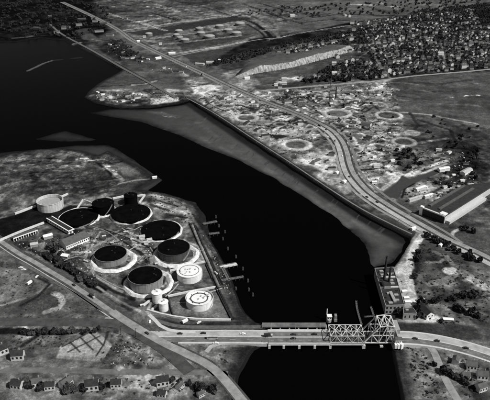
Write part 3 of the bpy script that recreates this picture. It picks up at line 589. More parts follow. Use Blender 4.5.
tank(103.8,211.3,10.6,13,'black','black','tall narrow all-black tank between the two widest black roofs at the top of the farm')
berm_ring(131.2,214.6,21.2,4.4,2.2,'white berm around the wide black roof at the marsh end of the farm')
tank(131,215.3,19.2,4,'black','black','widest low black-roofed tank at the marsh end with a dark tower tank behind it')
tank(131.2,204,6.4,14,'black','black','slim black tower tank standing behind the wide black roof near the marsh', name='tower_tank', st=False)
berm_ring(161.2,231,21.7,4.6,2.2,'white berm around the single black roof nearest the river shore')
tank(160.8,232,19.2,4,'black','black','wide low black-roofed tank nearest the river shore, alone in its white berm')
berm_ring(176,255.2,23.7,8,2.4,'broad white berm around the dark-sided tank above the two white tanks')
tank(174,254,15.9,9.5,'shelldk','black','dark-sided black-roofed tank directly above the two white tanks')
berm_ring(113.4,260.4,23.6,8,2.4,'broad white berm around the grey-sided tank beside the warehouse')
tank(111.0,258.8,15.8,7.5,'shell','black','grey-sided tank with black roof in a broad white berm beside the warehouse')
berm_ring(148.6,283.5,25.4,7,2.4,'largest broad white berm touching the two small white cylinders')
tank(146,283.6,16.8,11,'shell','black','tall grey-sided tank with black roof beside the two small white cylinders')
tank(189.6,277.3,12.3,8.8,'tankwhite','white','white tank with hatches scattered on its roof, farther of the two white tanks', extra=roofstuff)
tank(199.6,303.8,13.4,8.6,'tankwhite','white','white tank with a ring on its roof, nearer the parkway', kind='float', extra=ringpipe)
tank(157.5,301,4.9,11.5,'tankwhite','white','small white cylinder tank touching the berm, farther of the pair', name='small_tank', st=False)
tank(163.8,309.5,4.7,10,'tankwhite','white','small white cylinder tank nearest the parkway, nearer of the pair', name='small_tank', st=False)
for (cx,cy,rp,h,lb) in ((149,36,3.6,9,'far tank at the left end of the upper tank row'),(179,33,4,9,'far tank above the clustered tank group'),(176.5,37,3.6,9,'left tank of the tight far cluster'),(180,39.5,3.4,8,'middle tank of the tight far cluster'),
   (185,42,4.4,9,'nearest bright tank of the tight far cluster'),(199.5,30.5,4,9,'far tank at the centre of the upper row'),(201,35,4.4,9,'far tank just below the centre of the upper row'),(209.5,38.5,5.4,9,'largest and brightest tank of the far tank field'),
   (219.5,28,4.4,9,'far tank right of centre in the upper row'),(228,32,4.6,9,'far tank between the two right-hand rows'),(236.5,35,5,9,'bright low tank at the right of the lower far row'),(240,25.5,5,9,'rightmost tank of the upper far row')):
    tank(cx,cy,rp,h,'shellfar','domefar',lb+', with a pale domed top', kind='dome', st=False, group='tanks of the far tank field')

# ---------------------------------------------------------------- walls, pipes, piers of the farm
def wall(px, t, h, label, mat='white2', name='boundary_wall', grp='white walls of the tank farm'):
    pts = pline(px, LAND); m = MB(); sp_ = pts if len(pts)==2 else spline(pts, 12)
    c = sp_[0].copy(); q = [p-c for p in sp_]; ribbon(m, [v+Vector((0,0,h)) for v in q], t/2, -t/2, 0, h+.2); tag(m.build(name, M[mat], loc=c), label, 'wall', grp)
wall([(15,214.5),(36,206.6)],2.2,2.5,'white wall left of the open white tank'); wall([(60,198),(68,194.6)],2.0,2.5,'short white wall right behind the open white tank')
wall([(-30,255),(14,235),(44,223.5)],1.8,2.5,'white wall along the lower edge of the black basin'); wall([(59,219),(68,213)],1.4,2,'short slanting white wall in front of the open white tank')
wall([(77,209.5),(83,200.5)],1.6,2,'slanting white wall left of the tall black tank'); wall([(84,200.5),(93,204)],1.2,2,'short wall joining the tall black tank berm')
wall([(113,199.2),(126,196.4)],2,2.4,'white wall left of the slim black tower tank'); wall([(137.5,196.6),(145,195.6)],2,2.4,'white wall right of the slim black tower tank'); wall([(145,195.8),(139,204)],1.8,2.4,'slanting white wall below the marsh end corner')
wall([(170,271.6),(187,266.5),(204.5,262.4)],1.6,2,'white wall above the farther white tank'); wall([(168,297),(190,292.3),(215.5,287.8)],1.8,2,'white wall between the two white tanks')
wall([(147,310.5),(160,314.4),(173,317.2),(196,319.8),(231,320.6)],1.8,2,'long white curved wall beside the parkway'); wall([(143,306.5),(150,301)],1.8,2,'short white wall left of the two small cylinders'); wall([(151,311.5),(157,306)],1.8,2,'short white wall nearest the two small cylinders')
wall([(215.5,288),(223,303),(231.5,320)],0.9,1.6,'dark wall right of the nearer white tank','dark'); wall([(168,297.5),(173,316)],0.9,1.6,'dark wall left of the nearer white tank','dark')
for px,lb,mt,rr in (([(189,222),(203,254),(217,286),(232.5,319.5)],'inner dark pipeline along the shore road','dark',.3),([(194,224),(207,254),(221,285)],'outer dark pipeline along the shore road','dark',.28),([(104,229),(130,238.5),(150,247.5)],'dark pipeline between the berms','dark',.28),([(206,264),(212,278)],'short pipe beside the farther white tank','dark',.5)):
    pts = spline(pline(px, LAND+.9),10); c = pts[0].copy(); m = MB()
    for a,b_ in zip(pts[:-1],pts[1:]): m.bar(a-c,b_-c,rr*2)
    for a in pts[::2]: m.box((a.x-c.x,a.y-c.y,-1.1),1.0,.5,1.0)
    tag(m.build('pipeline', M[mt], loc=c), lb, 'pipeline', 'pipelines of the tank farm')
for k_,(px,rr_) in enumerate((([(136,262),(143,256),(153,256)],.22),([(126,252),(136,246),(142,243)],.22),([(150,247),(158,258),(172,270)],.25),([(172,284),(182,280)],.2),([(176,303),(187,302)],.22),([(166,296),(173,290),(178,284)],.22),([(92,226),(108,232),(118,240)],.22),([(122,228),(134,236),(142,240)],.22),([(60,262),(78,256),(92,262)],.2),([(98,276),(116,286),(126,290)],.22),([(184,246),(196,252),(203,250)],.2),([(210,292),(222,288)],.2),([(142,226),(134,230),(124,228)],.2))):
    pts = spline(pline(px, LAND+.7),8); c = pts[0].copy(); m = MB()
    for a,b_ in zip(pts[:-1],pts[1:]): m.bar(a-c,b_-c,rr_*2); d_ = (b_-a).normalized().cross(Vector((0,0,1))); m.bar(a-c+d_*.8,b_-c+d_*.8,rr_*1.4)
    for a in pts[::2]: m.box((a.x-c.x,a.y-c.y,-.8),1.8,.4,.7)
    tag(m.build('pipe_run', M['steel' if k_%2 else 'wallmid'], loc=c), ('pale' if k_%2 else 'grey')+' twin pipe run low on the ground of the tank farm', 'pipe run', 'pipe runs of the tank farm')
for x,y,L_,rz in ((126,232.5,6,.2),(132,240,4,.5),(157,264.5,5,.3),(104,237,5,.3),(86,262,6,-.5),(70,268,5,-.6),(216,274,5,-1),(142,306,4,.4),(112,243.5,4,.2),(96,222,5,.3)):
    c = G(x,y); e = empty('drum_tank',c,rz,'small grey drum tank lying on cradles in the tank farm','tank','drum tanks of the tank farm'); m = MB(); m.lathe([(.01,-L_/2-.4),(.7,-L_/2-.25),(1.05,-L_/2),(1.05,L_/2),(.7,L_/2+.25),(.01,L_/2+.4)],16); m.v = [(z_,y_,x_+1.6) for x_,y_,z_ in m.v]; m.build('drum', M['oldwhite'], e)
    for q_ in (-.3,.3): m = MB(); m.box((q_*L_,0,-.2),.4,1.6,1.1); m.build('cradle', M['conc2'], e)
def pier(px0, px1, wd, label, mat='wood', name='jetty'):
    a = G(px0[0],px0[1],LAND); b_ = G(px1[0],px1[1],LAND); d = b_-a; L = d.length; rz = math.atan2(d.y,d.x)
    e = empty(name, a, rz, label, 'pier', 'piers of the oil wharf'); m = MB(); m.box((L/2,0,0),L,wd,.5); m.build('deck', M[mat], e)
    for k in range(int(L/5)+1):
        for s_ in (-1,1):
            m = MB(); m.lathe([(.3,-4),(.3,1.2),(.01,1.3)],8,(min(L-.3,k*5+.3),s_*(wd/2+.31),0)); m.build('pile', M['rust_shade'], e)
    for s_ in (-1,1): m = MB(); m.bar((0,s_*(wd/2-.2),1.5),(L,s_*(wd/2-.2),1.5),.15); [m.bar((x,s_*(wd/2-.2),.5),(x,s_*(wd/2-.2),1.5),.12) for x in np.arange(.5,L,3)]; m.build('railing', M['steel'], e)
pier((203,224.5),(217,221.8),3,'narrow jetty at the upper end of the wharf'); pier((209,234.5),(219.5,233.3),2.6,'short thin jetty below the upper one'); pier((220,267.5),(237,264.3),5.2,'wide white-decked jetty in the middle of the wharf','white2')
pier((222,281),(243.5,277.2),2.4,'long thin jetty at the lower end of the wharf','wood'); pier((222,267.5),(229,281),3,'timber walkway joining the two lower jetties')
for x,y in ((216,218),(219,227),(223,240),(225,233),(236,258),(243,270),(248,282),(249,291),(253,296),(236,290),(228,250)):
    p = G(x,y,0); m = MB()
    for k in range(5):
        a = k*1.26; m.bar((1.1*math.cos(a),1.1*math.sin(a),-1.5),(.45*math.cos(a),.45*math.sin(a),3.8+.3*(k%3)),.4)
    m.box((0,0,3.2),1.5,1.5,.35); tag(m.build('mooring_dolphin', M['wood'], loc=p), 'timber mooring piles in the river off the wharf', 'mooring dolphin', 'mooring dolphins off the wharf')

# ---------------------------------------------------------------- buildings
def shed(c, L, Wd, h, rz, label, wall_='wall', roof_='roofmid', name='shed', rise=None, win=0, group=None, cat=None, z=None, door=True):
    rise = Wd*.28 if rise is None else rise
    e = empty(name, (c.x,c.y,LAND if z is None else z), rz, label, cat or name.replace('_',' '), group)
    m = MB(); l2,w2 = L/2,Wd/2
    m.add([(-l2,-w2,-.3),(l2,-w2,-.3),(l2,w2,-.3),(-l2,w2,-.3),(-l2,-w2,h),(l2,-w2,h),(l2,w2,h),(-l2,w2,h),(-l2,0,h+rise),(l2,0,h+rise)],
          [(0,1,5,4),(2,3,7,6),(1,2,6,9,5),(3,0,4,8,7)]); wl = m.build('wall', M[wall_], e)
    m = MB(); o = .4
    for s_ in (-1,1):
        m.add([(-l2-o,s_*(w2+o),h-.12),(l2+o,s_*(w2+o),h-.12),(l2+o,0,h+rise+.15),(-l2-o,0,h+rise+.15),(-l2-o,s_*(w2+o),h+.05),(l2+o,s_*(w2+o),h+.05),(l2+o,0,h+rise+.32),(-l2-o,0,h+rise+.32)],[(0,1,2,3),(4,5,6,7),(0,1,5,4),(0,3,7,4),(1,2,6,5)])
    m.build('roof', M[roof_], e)
    for s_ in (-1,1):
        for k in range(win):
            x = -l2+(k+.5)*L/win; m = MB(); m.box((x,s_*(w2+.03),h*.35),L/win*.5,.08,h*.4); m.build('window', M['glass'], wl)
    if door: m = MB(); m.box((l2+.03,0,0),.08,min(2.4,Wd*.3),2.4); m.build('door', M['dark'], wl)
    return e
def dirpx(a, b): 
    p,q = G(*a),G(*b); d = q-p; return (p+q)/2, d.length, math.atan2(d.y,d.x)
c,L,rz = dirpx((66.5,250),(89.5,240.5)); up = Vector((-math.sin(rz),math.cos(rz),0))
c2 = c+up*9; shed(c2,L,18,5.5,rz,'long warehouse with grey roof and white windowed wall beside the grey-sided tank','white','roofmid','warehouse',win=12)
c,L,rz = dirpx((50,221),(71,233.5)); e = shed(c,L,7,5,rz,'long narrow building with two white eaves in front of the low black roof','white','roof','long_shed',rise=.8,win=9)
m = MB(); [m.box((0,s_*3.9,5.0),L+2,1.3,.9) for s_ in (-1,1)]; m.box((L/2+1.4,0,4.9),1.4,9,1); m.build('eave_parapet', M['white'], e)
c,L,rz = dirpx((14,241.5),(38,233)); e = empty('arcade_shed', c+Vector((0,0,0)), rz, 'open shed with a comb of white posts left of the warehouse', 'shed')
m = MB(); m.box((0,3,4.2),L,6,.5); m.build('roof', M['roofmid'], e); m = MB(); m.box((0,-.3,3.8),L+.5,.7,1.1); m.build('fascia', M['white'], e)
for k in range(11): m = MB(); m.box((-L/2+k*L/10,-.3,-.2),.6,.6,3.95); m.build('post', M['white'], e)
c = G(48,238); shed(c,11,6,4,0.55,'small white-roofed hut left of the warehouse','wallmid','white','hut'); c = G(34.5,246); shed(c,9,6,3.5,0.3,'small pale hut at the left end of the yard track','wallmid','rooflt','hut'); c = G(64.5,257); shed(c,12,6,3,-.25,'low white-roofed hut below the warehouse','wallmid','white','hut')
for x,y,s_,lb in ((142,238.5,7,'pale pump house between the berms, left of the shore tank'),(149.5,241.5,6,'small bright pump house just below the shore tank berm'),(146,244,5,'tiny dim pump house beside the dark pipeline')):
    shed(G(x,y),s_,s_*.8,3.5,.3,lb,'white2','rooflt','pump_house')
for x,y,lb in ((125.5,229,'thin dark pole between the berms by the pump houses'),(121,340-5,'thin lamp pole beside the diagonal road junction'),(136,337,'thin lamp pole on the slip road at the junction')):
    m = MB(); m.lathe([(.35,0),(.22,11),(.01,11.1)],8); m.bar((0,0,10.4),(2.2,0,10.9),.2); tag(m.build('pole', M['dark'], loc=G(x,y)), lb, 'pole')
# power plant
def block(name, roofpx, zt, wallm, roofm, label, cat='building', z0=LAND, parapet=1.0):
    P = [G(a,b_,zt) for a,b_ in roofpx]; c = sum(P,Vector())/len(P); c.z = z0
    q = [(p.x-c.x,p.y-c.y) for p in P]; H_ = zt-z0
    e = empty(name, c, 0, label, cat); m = MB(); m.prism(q,-.3,H_); m.build('wall', M[wallm], e)
    s_ = .985; m = MB(); m.prism([(x*s_,y*s_) for x,y in q],H_+.02,H_+.25); m.build('roof', M[roofm], e)
    if parapet:
        m = MB(); n_ = len(q)
        for i in range(n_):
            a,b_ = q[i],q[(i+1)%n_]; m.bar((a[0],a[1],H_+parapet/2),(b_[0],b_[1],H_+parapet/2),.5,parapet)
        m.build('parapet', M[wallm], e)
    return e, q, H_
def windows(e, a, b_, H_, rows, cols, off=.06, wf=.5, hf=.5, mat='glass'):
    a = Vector((*a,0)); b_ = Vector((*b_,0)); d = b_-a; L = d.length; d.normalize(); rz = math.atan2(d.y,d.x); nn = Vector((d.y,-d.x,0)); wl = e.children[0]
    for r_ in range(rows):
        for k in range(cols):
            p = a+d*L*(k+.5)/cols+nn*off; m = MB(); m.box((p.x,p.y,H_*(r_+.5-hf/2)/rows), L/cols*wf, .12, H_/rows*hf, rz); m.build('window', M[mat], wl)
PP = [(374.7,268.8),(393.3,267.6),(404.3,305.4),(385.6,306)]
e,q,H_ = block('power_station', PP, 12, 'brick','roof','long dark-roofed riverside power station with two chimneys, running away from the bridge')
windows(e, q[3], q[2], H_, 2, 5); windows(e, q[2], q[1], H_, 2, 12)
def lerp2(u,v):
    a = Vector(q[3])*(1-u)+Vector(q[2])*u; b_ = Vector(q[0])*(1-u)+Vector(q[1])*u; r_ = a*(1-v)+b_*v; return r_
ang = math.atan2(q[2][1]-q[3][1], q[2][0]-q[3][0])
for v in (0.45,.72): p = lerp2(.5,v); m = MB(); m.box((p.x,p.y,H_+.25),18.5,1.8,1.4,ang); m.build('fire_wall', M['wall'], e)
for u,v in ((.3,.06),(.68,.12),(.72,.25),(.35,.3),(.7,.55),(.68,.63),(.3,.8),(.7,.8),(.3,.9),(.7,.92)):
    p = lerp2(u,v); m = MB(); m.box((p.x,p.y,H_+.25),4.2,2.6,1.3,ang); m.build('skylight', M['wallmid'], e.children[1])
m = MB(); p = lerp2(.33,.5); m.box((p.x,p.y,H_+.25),7,11,4.2,ang); m.build('boiler_house', M['brick'], e); m = MB(); m.box((p.x,p.y,H_+4.46),7.4,11.4,.3,ang); m.build('upper_roof', M['roof'], e)
m = MB(); p = lerp2(.72,.88); m.box((p.x,p.y,H_+.25),8,9,2.6,ang); m.build('turbine_house', M['brick'], e); m = MB(); m.box((p.x,p.y,H_+2.86),8.4,9.4,.3,ang); m.build('upper_roof', M['roof'], e)
m = MB(); p = lerp2(.5,.2); m.box((p.x,p.y,H_+.25),3,18,1.7,ang); m.build('roof_monitor', M['wallmid'], e)
for u,v in ((.15,.1),(.15,.2),(.85,.35),(.2,.65),(.45,.9),(.15,.86)): p = lerp2(u,v); m = MB(); m.lathe([(.5,0),(.5,1.6),(.9,1.7),(.1,2.2)],10,(p.x,p.y,H_+.25)); m.build('roof_vent', M['dark'], e)
for (x,y,yt,lb) in ((383.2,287,257,'taller dark chimney rising from the power station'),(387.6,293,268,'shorter dark chimney right of the taller one')):
    p = G(x,y); k = ppm(x,y)*math.cos(R(PITCH+7)); h = (y-yt)/k
    m = MB(); m.lathe([(1.6,0),(1.3,h*.5),(1.0,h-1.5),(1.3,h-1.5),(1.3,h),(.9,h),(.9,h-1)],20); tag(m.build('chimney', M['dark'], loc=p, smooth=False), lb, 'chimney')
e,q2,H2 = block('office_building', [(403.2,308.4),(413,308.2),(416.8,313.4),(403.4,313.8)], 9.5,'brick','roof','small two-storey brick building with dark roof in front of the power station',parapet=.6)
windows(e,q2[3],q2[2],H2,1,3,wf=.25,hf=.4); windows(e,q2[2],q2[1],H2,1,3)
m = MB(); m.box((-2,1,H2+.25),3,2,1); m.build('skylight', M['wallmid'], e)
a = G(430,319.5); back = Vector((-.34,1,0)).normalized(); e = shed(a+back*9,18,8.8,6,math.atan2(-back.y,-back.x),'dark-roofed house with a bright white gable end and two dark windows','white','roof','gabled_house',rise=3,win=4)
for y in (-1.9,1.9): m = MB(); m.box((9.05,y,3.4),.1,1.3,1.8); m.build('window', M['glass'], e)
shed(G(448,320.5),10,3.5,2.2,-.1,'low white-roofed shed in the scrub right of the gabled house','wallmid','white','shed',rise=.4); shed(G(421,301.5),6,3.5,3,.1,'little white-roofed hut at the end of the dirt road','wall','white','hut',rise=.4)
for (x,y,s_) in ((404,292.5,5),(406,299,5),(407.5,303,6)): shed(G(x,y),s_,3.4,2.6,ang+.05,{292.5:'small white lean-to beside the power station, farthest of three',299:'small white lean-to beside the power station, middle of three',303:'small white lean-to beside the power station, nearest of three'}[y],'wall','white','lean_to',rise=.3)
# factory at the right
FP = [(422,208.3),(444.5,217),(500,182),(463,186)]
e,q3,H3 = block('factory', FP, 12,'rust_shade','roof','big dark-roofed factory with a shaded front beside the expressway',parapet=1.4)  # shade of the front is put into the dark wall colour
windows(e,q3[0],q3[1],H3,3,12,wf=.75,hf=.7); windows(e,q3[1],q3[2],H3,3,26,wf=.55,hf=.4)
dd = Vector((q3[2][0]-q3[1][0], q3[2][1]-q3[1][1],0)).normalized(); dn = Vector((-dd.y,dd.x,0)); r3 = math.atan2(dd.y,dd.x)
m = MB(); p = Vector((q3[1][0],q3[1][1],0))+dd*4+dn*4; m.box((p.x,p.y,H3),8,8,3,r3); m.build('stair_tower', M['white'], e)
m = MB(); p = Vector((q3[0][0],q3[0][1],0))+Vector((1.2,0,0)); m.box((p.x-1,p.y+1,-.2),4.4,4.4,H3+3,r3); m.build('corner_tower', M['white'], e)
m = MB(); a_,b_ = Vector((*q3[0],H3+1.2)),Vector((*q3[1],H3+1.2)); m.bar(a_,b_,2.6,1.6); m.build('coping', M['white2'], e)
m = MB(); a_,b_ = Vector((*q3[1],H3*.5)),Vector((*q3[2],H3*.5)); a_ = a_-dn*.4; b_ = b_-dn*.4; m.bar(a_,b_,.8,H3*.9); m.build('sunlit_side_face', M['wall'], e)  # paler wall colour stands for sunlight on this side
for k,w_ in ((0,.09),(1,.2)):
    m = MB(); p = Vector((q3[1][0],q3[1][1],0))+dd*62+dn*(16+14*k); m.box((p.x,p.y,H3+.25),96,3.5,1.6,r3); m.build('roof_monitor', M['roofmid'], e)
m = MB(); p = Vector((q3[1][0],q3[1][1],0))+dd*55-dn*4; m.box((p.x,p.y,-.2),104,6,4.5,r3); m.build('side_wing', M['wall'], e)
for (x,y,L,Wd,rz,wm_,rm,nm,lb) in (
   (441,171,9,8,.2,'white','white','storage_bin','bright white storage bin by the creek, left of a pair'),(446,170,9,8,.2,'white','white','storage_bin','bright white storage bin by the creek, right of a pair'),
   (466,173,24,9,.75,'white','rooflt','storage_shed','bright slanting shed at the edge of the black yard'),(420,190,20,5,.6,'wall','white','storage_shed','thin white-roofed shed beside the creek mouth'),(415,200,26,4,.55,'wall','rooflt','storage_shed','long thin pale shed between the creek and the factory'),
   (428,197.5,16,4,.55,'wall','white','storage_shed','short thin pale shed left of the factory roof'),(331.8,155.5,7,10,1.2,'wallmid','roof','black_shed','small black-roofed shed inside the expressway bend'),(331.5,169.8,12,6,.1,'wallmid','roof','black_shed','low black-roofed shed by the slip road below the bend'),
   (336.6,173.5,6,4.5,.9,'white','white','toll_hut','small white hut beside the slip road, upper one of two'),(344,182.6,6.5,5,.9,'white','white','toll_hut','small white hut beside the slip road, lower one of two'),(413,229.5,7,3.5,.6,'white','white','gate_hut','small white hut on the river bank end of the slip road'),(440.5,246.5,6,3.5,.9,'white','white','gate_hut','small white hut below the expressway by the clearing'),
   (247,79,13,9,.2,'white','white','depot','white-roofed depot at the foot of the bluff'),(276,85.5,9,8,.1,'white','rooflt','depot','white depot left of a pair on the town road'),(283,84.5,17,9,.1,'wall','rooflt','depot','long pale depot beside the town road'),
   (158,59,17,9,.6,'white','white','roadside_depot','white roadside depot below the expressway near the far tanks'),(172,54,19,9,.15,'white','white','roadside_depot','white roadside depot above the expressway near the far tanks'),(144.5,37.5,10,10,.1,'white2','rooflt','roadside_depot','pale square depot at the left end of the far tank row'),
   (160.5,44.5,9,9,.1,'white','rooflt','roadside_depot','pale square depot on the lower far yard road'),(138.5,42,9,8,.1,'white','white','roadside_depot','small white depot on the expressway before the far tanks'),(219.5,61,6,6,.1,'white','white','roadside_depot','small bright hut at the edge of the dark wood strip'),
   (200,65,24,9,-.3,'wall','rooflt','roadside_depot','pale long depot above the expressway near the middle'),(210,63,20,7,.1,'wall','rooflt','roadside_depot','pale low depot on the track above the expressway'),
   (154.5,178.3,7,3,.4,'white','white','boat_hut','tiny white hut on the tip of the marsh')):
    shed(G(x,y),L,Wd,4.5 if nm not in ('toll_hut','gate_hut','boat_hut') else 3,rz,lb,wm_,rm,nm,rise=Wd*.15)
for (x,y,h,rr,lb) in ((329,105,57,.5,'tall thin mast in the industrial tract'),(335.7,98.5,26,1.3,'dark chimney just right of the tall thin mast')):
    m = MB(); m.lathe([(rr*1.4,0),(rr,h*.6),(rr*.8,h),(.05,h+.1)],12)
    if rr < 1:
        for k in range(8): m.bar((0,0,h*(k+1)/9),(1.4,.4,h*(k+1)/9),.25)
    tag(m.build('mast' if rr<1 else 'chimney', M['dark'], loc=G(x,y)), lb, 'mast' if rr<1 else 'chimney')
# far left specks of buildings
for i,(x,y,L) in enumerate(((82,20,30),(66,28,28),(79,25.5,22),(37,29,22),(94,19,20),(95,22,18),(112,20.5,14),(124,18.5,16),(126,19.5,12),(103,24,26),(99,32,30),(110,36,24),(50,17,14),(57,33,20),(64,29,16))):
    shed(G(x,y),L,12,6,random.uniform(-.3,.5),('grey' if i%3 else 'black-walled')+' low building on the dark far shore at the upper left'+(', longer kind' if L>19 else ', small kind'),'brick' if i%3 else 'rust_shade','roofmid','shore_building',group='buildings on the far left shore',rise=1.5,door=False)

# ---------------------------------------------------------------- bridges
z0 = zb; yC = G(300,337.2,zb).y
x0 = G(268,337,zb).x; x1 = G(329,337,zb).x; x2 = G(362,337,zb).x; x3 = G(397,337,zb).x
def piers(e, xs, y0, y1, zt, th=2.2):
    for x in xs: m = MB(); m.box((x,(y0+y1)/2,-4-0),th,abs(y1-y0),zt+4-.01); m.build('pier', M['wall'], e)
hw2 = 10.2
e = empty('causeway_bridge',(x0,yC,0),0,'pale concrete causeway bridge carrying the parkway over the dark river to the truss spans','bridge'); L = x1-x0
m = MB(); m.box((L/2,0,z0-1.3),L,2*hw2,1.25); m.build('deck', M['concrete'], e)
m = MB(); m.box((L/2,4.6,z0-.04),L,7.6,.1); m.box((L/2,-4.6,z0-.04),L,7.6,.1); m.build('road_surface', M['asph2'], e)
m = MB(); m.box((L/2,0,z0-.04),L,1.2,.3); m.build('median_kerb', M['wall'], e)
m = MB(); [m.box((x,s_*4.6,z0+.07),3,.3,.02) for x in np.arange(4,L-3,9) for s_ in (-1,1)]; m.build('lane_marking', M['paint'], e)
for s_ in (-1,1):
    m = MB(); m.box((L/2,s_*(hw2-1),z0-.03),L,1.9,.22); m.build('footway', M['wall'], e)
    m = MB(); m.box((L/2,s_*(hw2+.2),z0-1.4),L,.45,2.6); m.build('parapet', M['white2'], e)
    for x in np.arange(2,L,6): m = MB(); m.lathe([(.16,0),(.1,7.5),(.01,7.6)],6,(x+ (s_*1.5),s_*(hw2+.2),z0+1.2)); m.bar((x+s_*1.5,s_*(hw2+.2),z0+8.6),(x+s_*1.5,s_*(hw2-1.6),z0+8.7),.14); (m.build('lamp_post', M['steel'], e) if int(x)%24==2 else None)
piers(e,[1]+[k*L/4 for k in range(1,5)],-hw2-1.2,hw2,z0-1.3)
def truss_plane(e, pts_b, pts_t, y, t=.42):
    m = MB(); n_ = len(pts_b)
    for i in range(n_):
        m.bar((pts_b[i][0],y,pts_b[i][1]),(pts_t[i][0],y,pts_t[i][1]),t*.7)
        if i < n_-1:
            m.bar((pts_b[i][0],y,pts_b[i][1]),(pts_b[i+1][0],y,pts_b[i+1][1]),t*1.3); m.bar((pts_t[i][0],y,pts_t[i][1]),(pts_t[i+1][0],y,pts_t[i+1][1]),t*1.3)
            if i%2 == 0: m.bar((pts_b[i][0],y,pts_b[i][1]),(pts_t[i+1][0],y,pts_t[i+1][1]),t)
            else: m.bar((pts_t[i][0],y,pts_t[i][1]),(pts_b[i+1][0],y,pts_b[i+1][1]),t)
    return m.build('side_truss', M['girder'], e)
L = x2-x1; H_ = 8.2; npn = 6; hy = 8.6
e = empty('truss_bridge',(x1,yC,0),0,'low flat-topped truss span with crossed roof bracing next to the causeway','bridge')
m = MB(); m.box((L/2,0,z0-1.2),L,2*hy-1.4,1.15); m.build('deck', M['asphalt'], e)
bt = [(k*L/npn,z0+.2) for k in range(npn+1)]; tp = [(k*L/npn,z0+H_) for k in range(npn+1)]
for y in (-hy,hy): truss_plane(e,bt,tp,y)
m = MB()
for k in range(npn+1): m.bar((k*L/npn,-hy,z0+H_),(k*L/npn,hy,z0+H_),.45)
for k in range(0,npn,2):
    m.bar((k*L/npn,-hy,z0+H_),((k+2)*L/npn,hy,z0+H_),.5); m.bar((k*L/npn,hy,z0+H_),((k+2)*L/npn,-hy,z0+H_),.5)
m.build('top_bracing', M['girder'], e); piers(e,[L],-hw2-1,hw2,z0-1.3,3)
m = MB(); [m.box((L/2,s_*(hy+1.8),z0-.6),L,2.2,.4) for s_ in (-1,1)]; m.build('footway', M['wallmid'], e)
L = x3-x2; e = empty('bascule_bridge',(x2+.6,yC,0),0,'tall humped white truss of the lifting span beside the power station','bridge')
m = MB(); m.box((L/2,0,z0-1.2),L-1.2,2*hy-1.4,1.15); m.build('deck', M['roof'], e)
xs = [0,.2,.40,.60,.80,1.0]; hs = [1.5,10,19,20,19,4]
bt = [(x*L,z0+.2) for x in xs]; tp = [(x*L+(0 if 0<i<5 else 0),z0+h) for i,(x,h) in enumerate(zip(xs,hs))]
for y in (-hy,hy):
    truss_plane(e,bt,tp,y,.62)
    m = MB(); m.bar((xs[2]*L,y,z0+.2),(xs[3]*L,y,z0+hs[3]),.7); m.bar((xs[3]*L,y,z0+.2),(xs[4]*L,y,z0+hs[4]),.7); m.bar((xs[1]*L,y,z0+9),(xs[4]*L,y,z0+9),.7); m.build('cross_bracing', M['girder'], e)
m = MB()
for i in range(1,5): m.bar((xs[i]*L,-hy,z0+hs[i]),(xs[i]*L,hy,z0+hs[i]),.7)
for i in (2,3):
    m.bar((xs[i]*L,-hy,z0+hs[i]),(xs[i+1]*L,hy,z0+hs[i+1]),.55); m.bar((xs[i]*L,hy,z0+hs[i]),(xs[i+1]*L,-hy,z0+hs[i+1]),.55)
m.bar((xs[1]*L,-hy,z0+9),(xs[2]*L,hy,z0+20),.55); m.build('top_bracing', M['girder'], e)
m = MB(); m.box((L*.9,0,z0+10),5,2*hy-2,5); m.build('counterweight', M['wallmid'], e)
for y in (-hy-2.2,hy+2.2):
    m = MB(); m.box((L*.93,y,-4),6,3.6,z0+4+7); m.build('tower', M['white2'], e); mm = MB(); mm.box((L*.93,y,z0+7),6.8,4.4,.5); mm.build('tower_roof', M['roofmid'], e)
    for k in (-1.6,0,1.6): mm = MB(); mm.box((L*.93+k,y-1.83,z0+3.4),.9,.08,1.8); mm.build('window', M['glass'], e)
for k in range(3): m = MB(); m.box((L*(.86+.07*k),-hy-5.5,z0-1-k*.3),3,3.2,4+k*.8,.3*k); m.build('machine_house', M['white'], e)
piers(e,[L*.5],-hw2+1,hw2-1,z0-3.5,3); piers(e,[L*.93],-hw2-3,hw2+3,z0-1.3,9)
# parallel narrow pipe bridge north of the causeway
ya = G(268,325,4).y; e = empty('pipe_bridge',(G(262,325,4).x,ya,0),0,'narrow dark service bridge running parallel behind the causeway','bridge'); L2 = G(326,325,4).x-G(262,325,4).x
m = MB(); m.box((L2/2,0,3),L2,5,.8); m.build('deck', M['asph2'], e)
for s_ in (-1,1): m = MB(); m.box((L2/2,s_*2.6,3.2),L2,.35,1.5); m.build('girder', M['conc2'], e)
piers(e,[k*L2/7 for k in range(8)],-2.4,2.4,3,1.2)
# bridge tender's cabin and pylon, on timber fenders
p = G(328.7,321.5,0); e = empty('bridge_cabin',p,0,'small white bridge tender cabin with a tall thin pylon at the end of the causeway','cabin')
m = MB(); m.lathe([(2.6,-3),(2.6,3.2)],12,cap=True); m.build('base', M['wallmid'], e); m = MB(); m.box((.4,0,3.2),4.2,4.2,4); m.build('cabin_wall', M['white'], e); m = MB(); m.box((.4,0,7.2),4.9,4.9,.4); m.build('roof', M['white'], e)
m = MB(); m.bar((-2,2.2,0),(-2,2.2,14),.8); m.build('pylon', M['white'], e)
for s_ in (-1,1): m = MB(); m.box((.4+s_*1.1,-2.13,5),1.2,.06,1.3); m.build('window', M['glass'], e)
p = G(335.3,320.5,0); m = MB(); m.box((0,0,-3),3,5,6); m.box((0,0,3),2.4,4,4); tag(m.build('fender_block', M['conc2'], loc=p), 'grey block beside the white tender cabin behind the truss', 'fender')
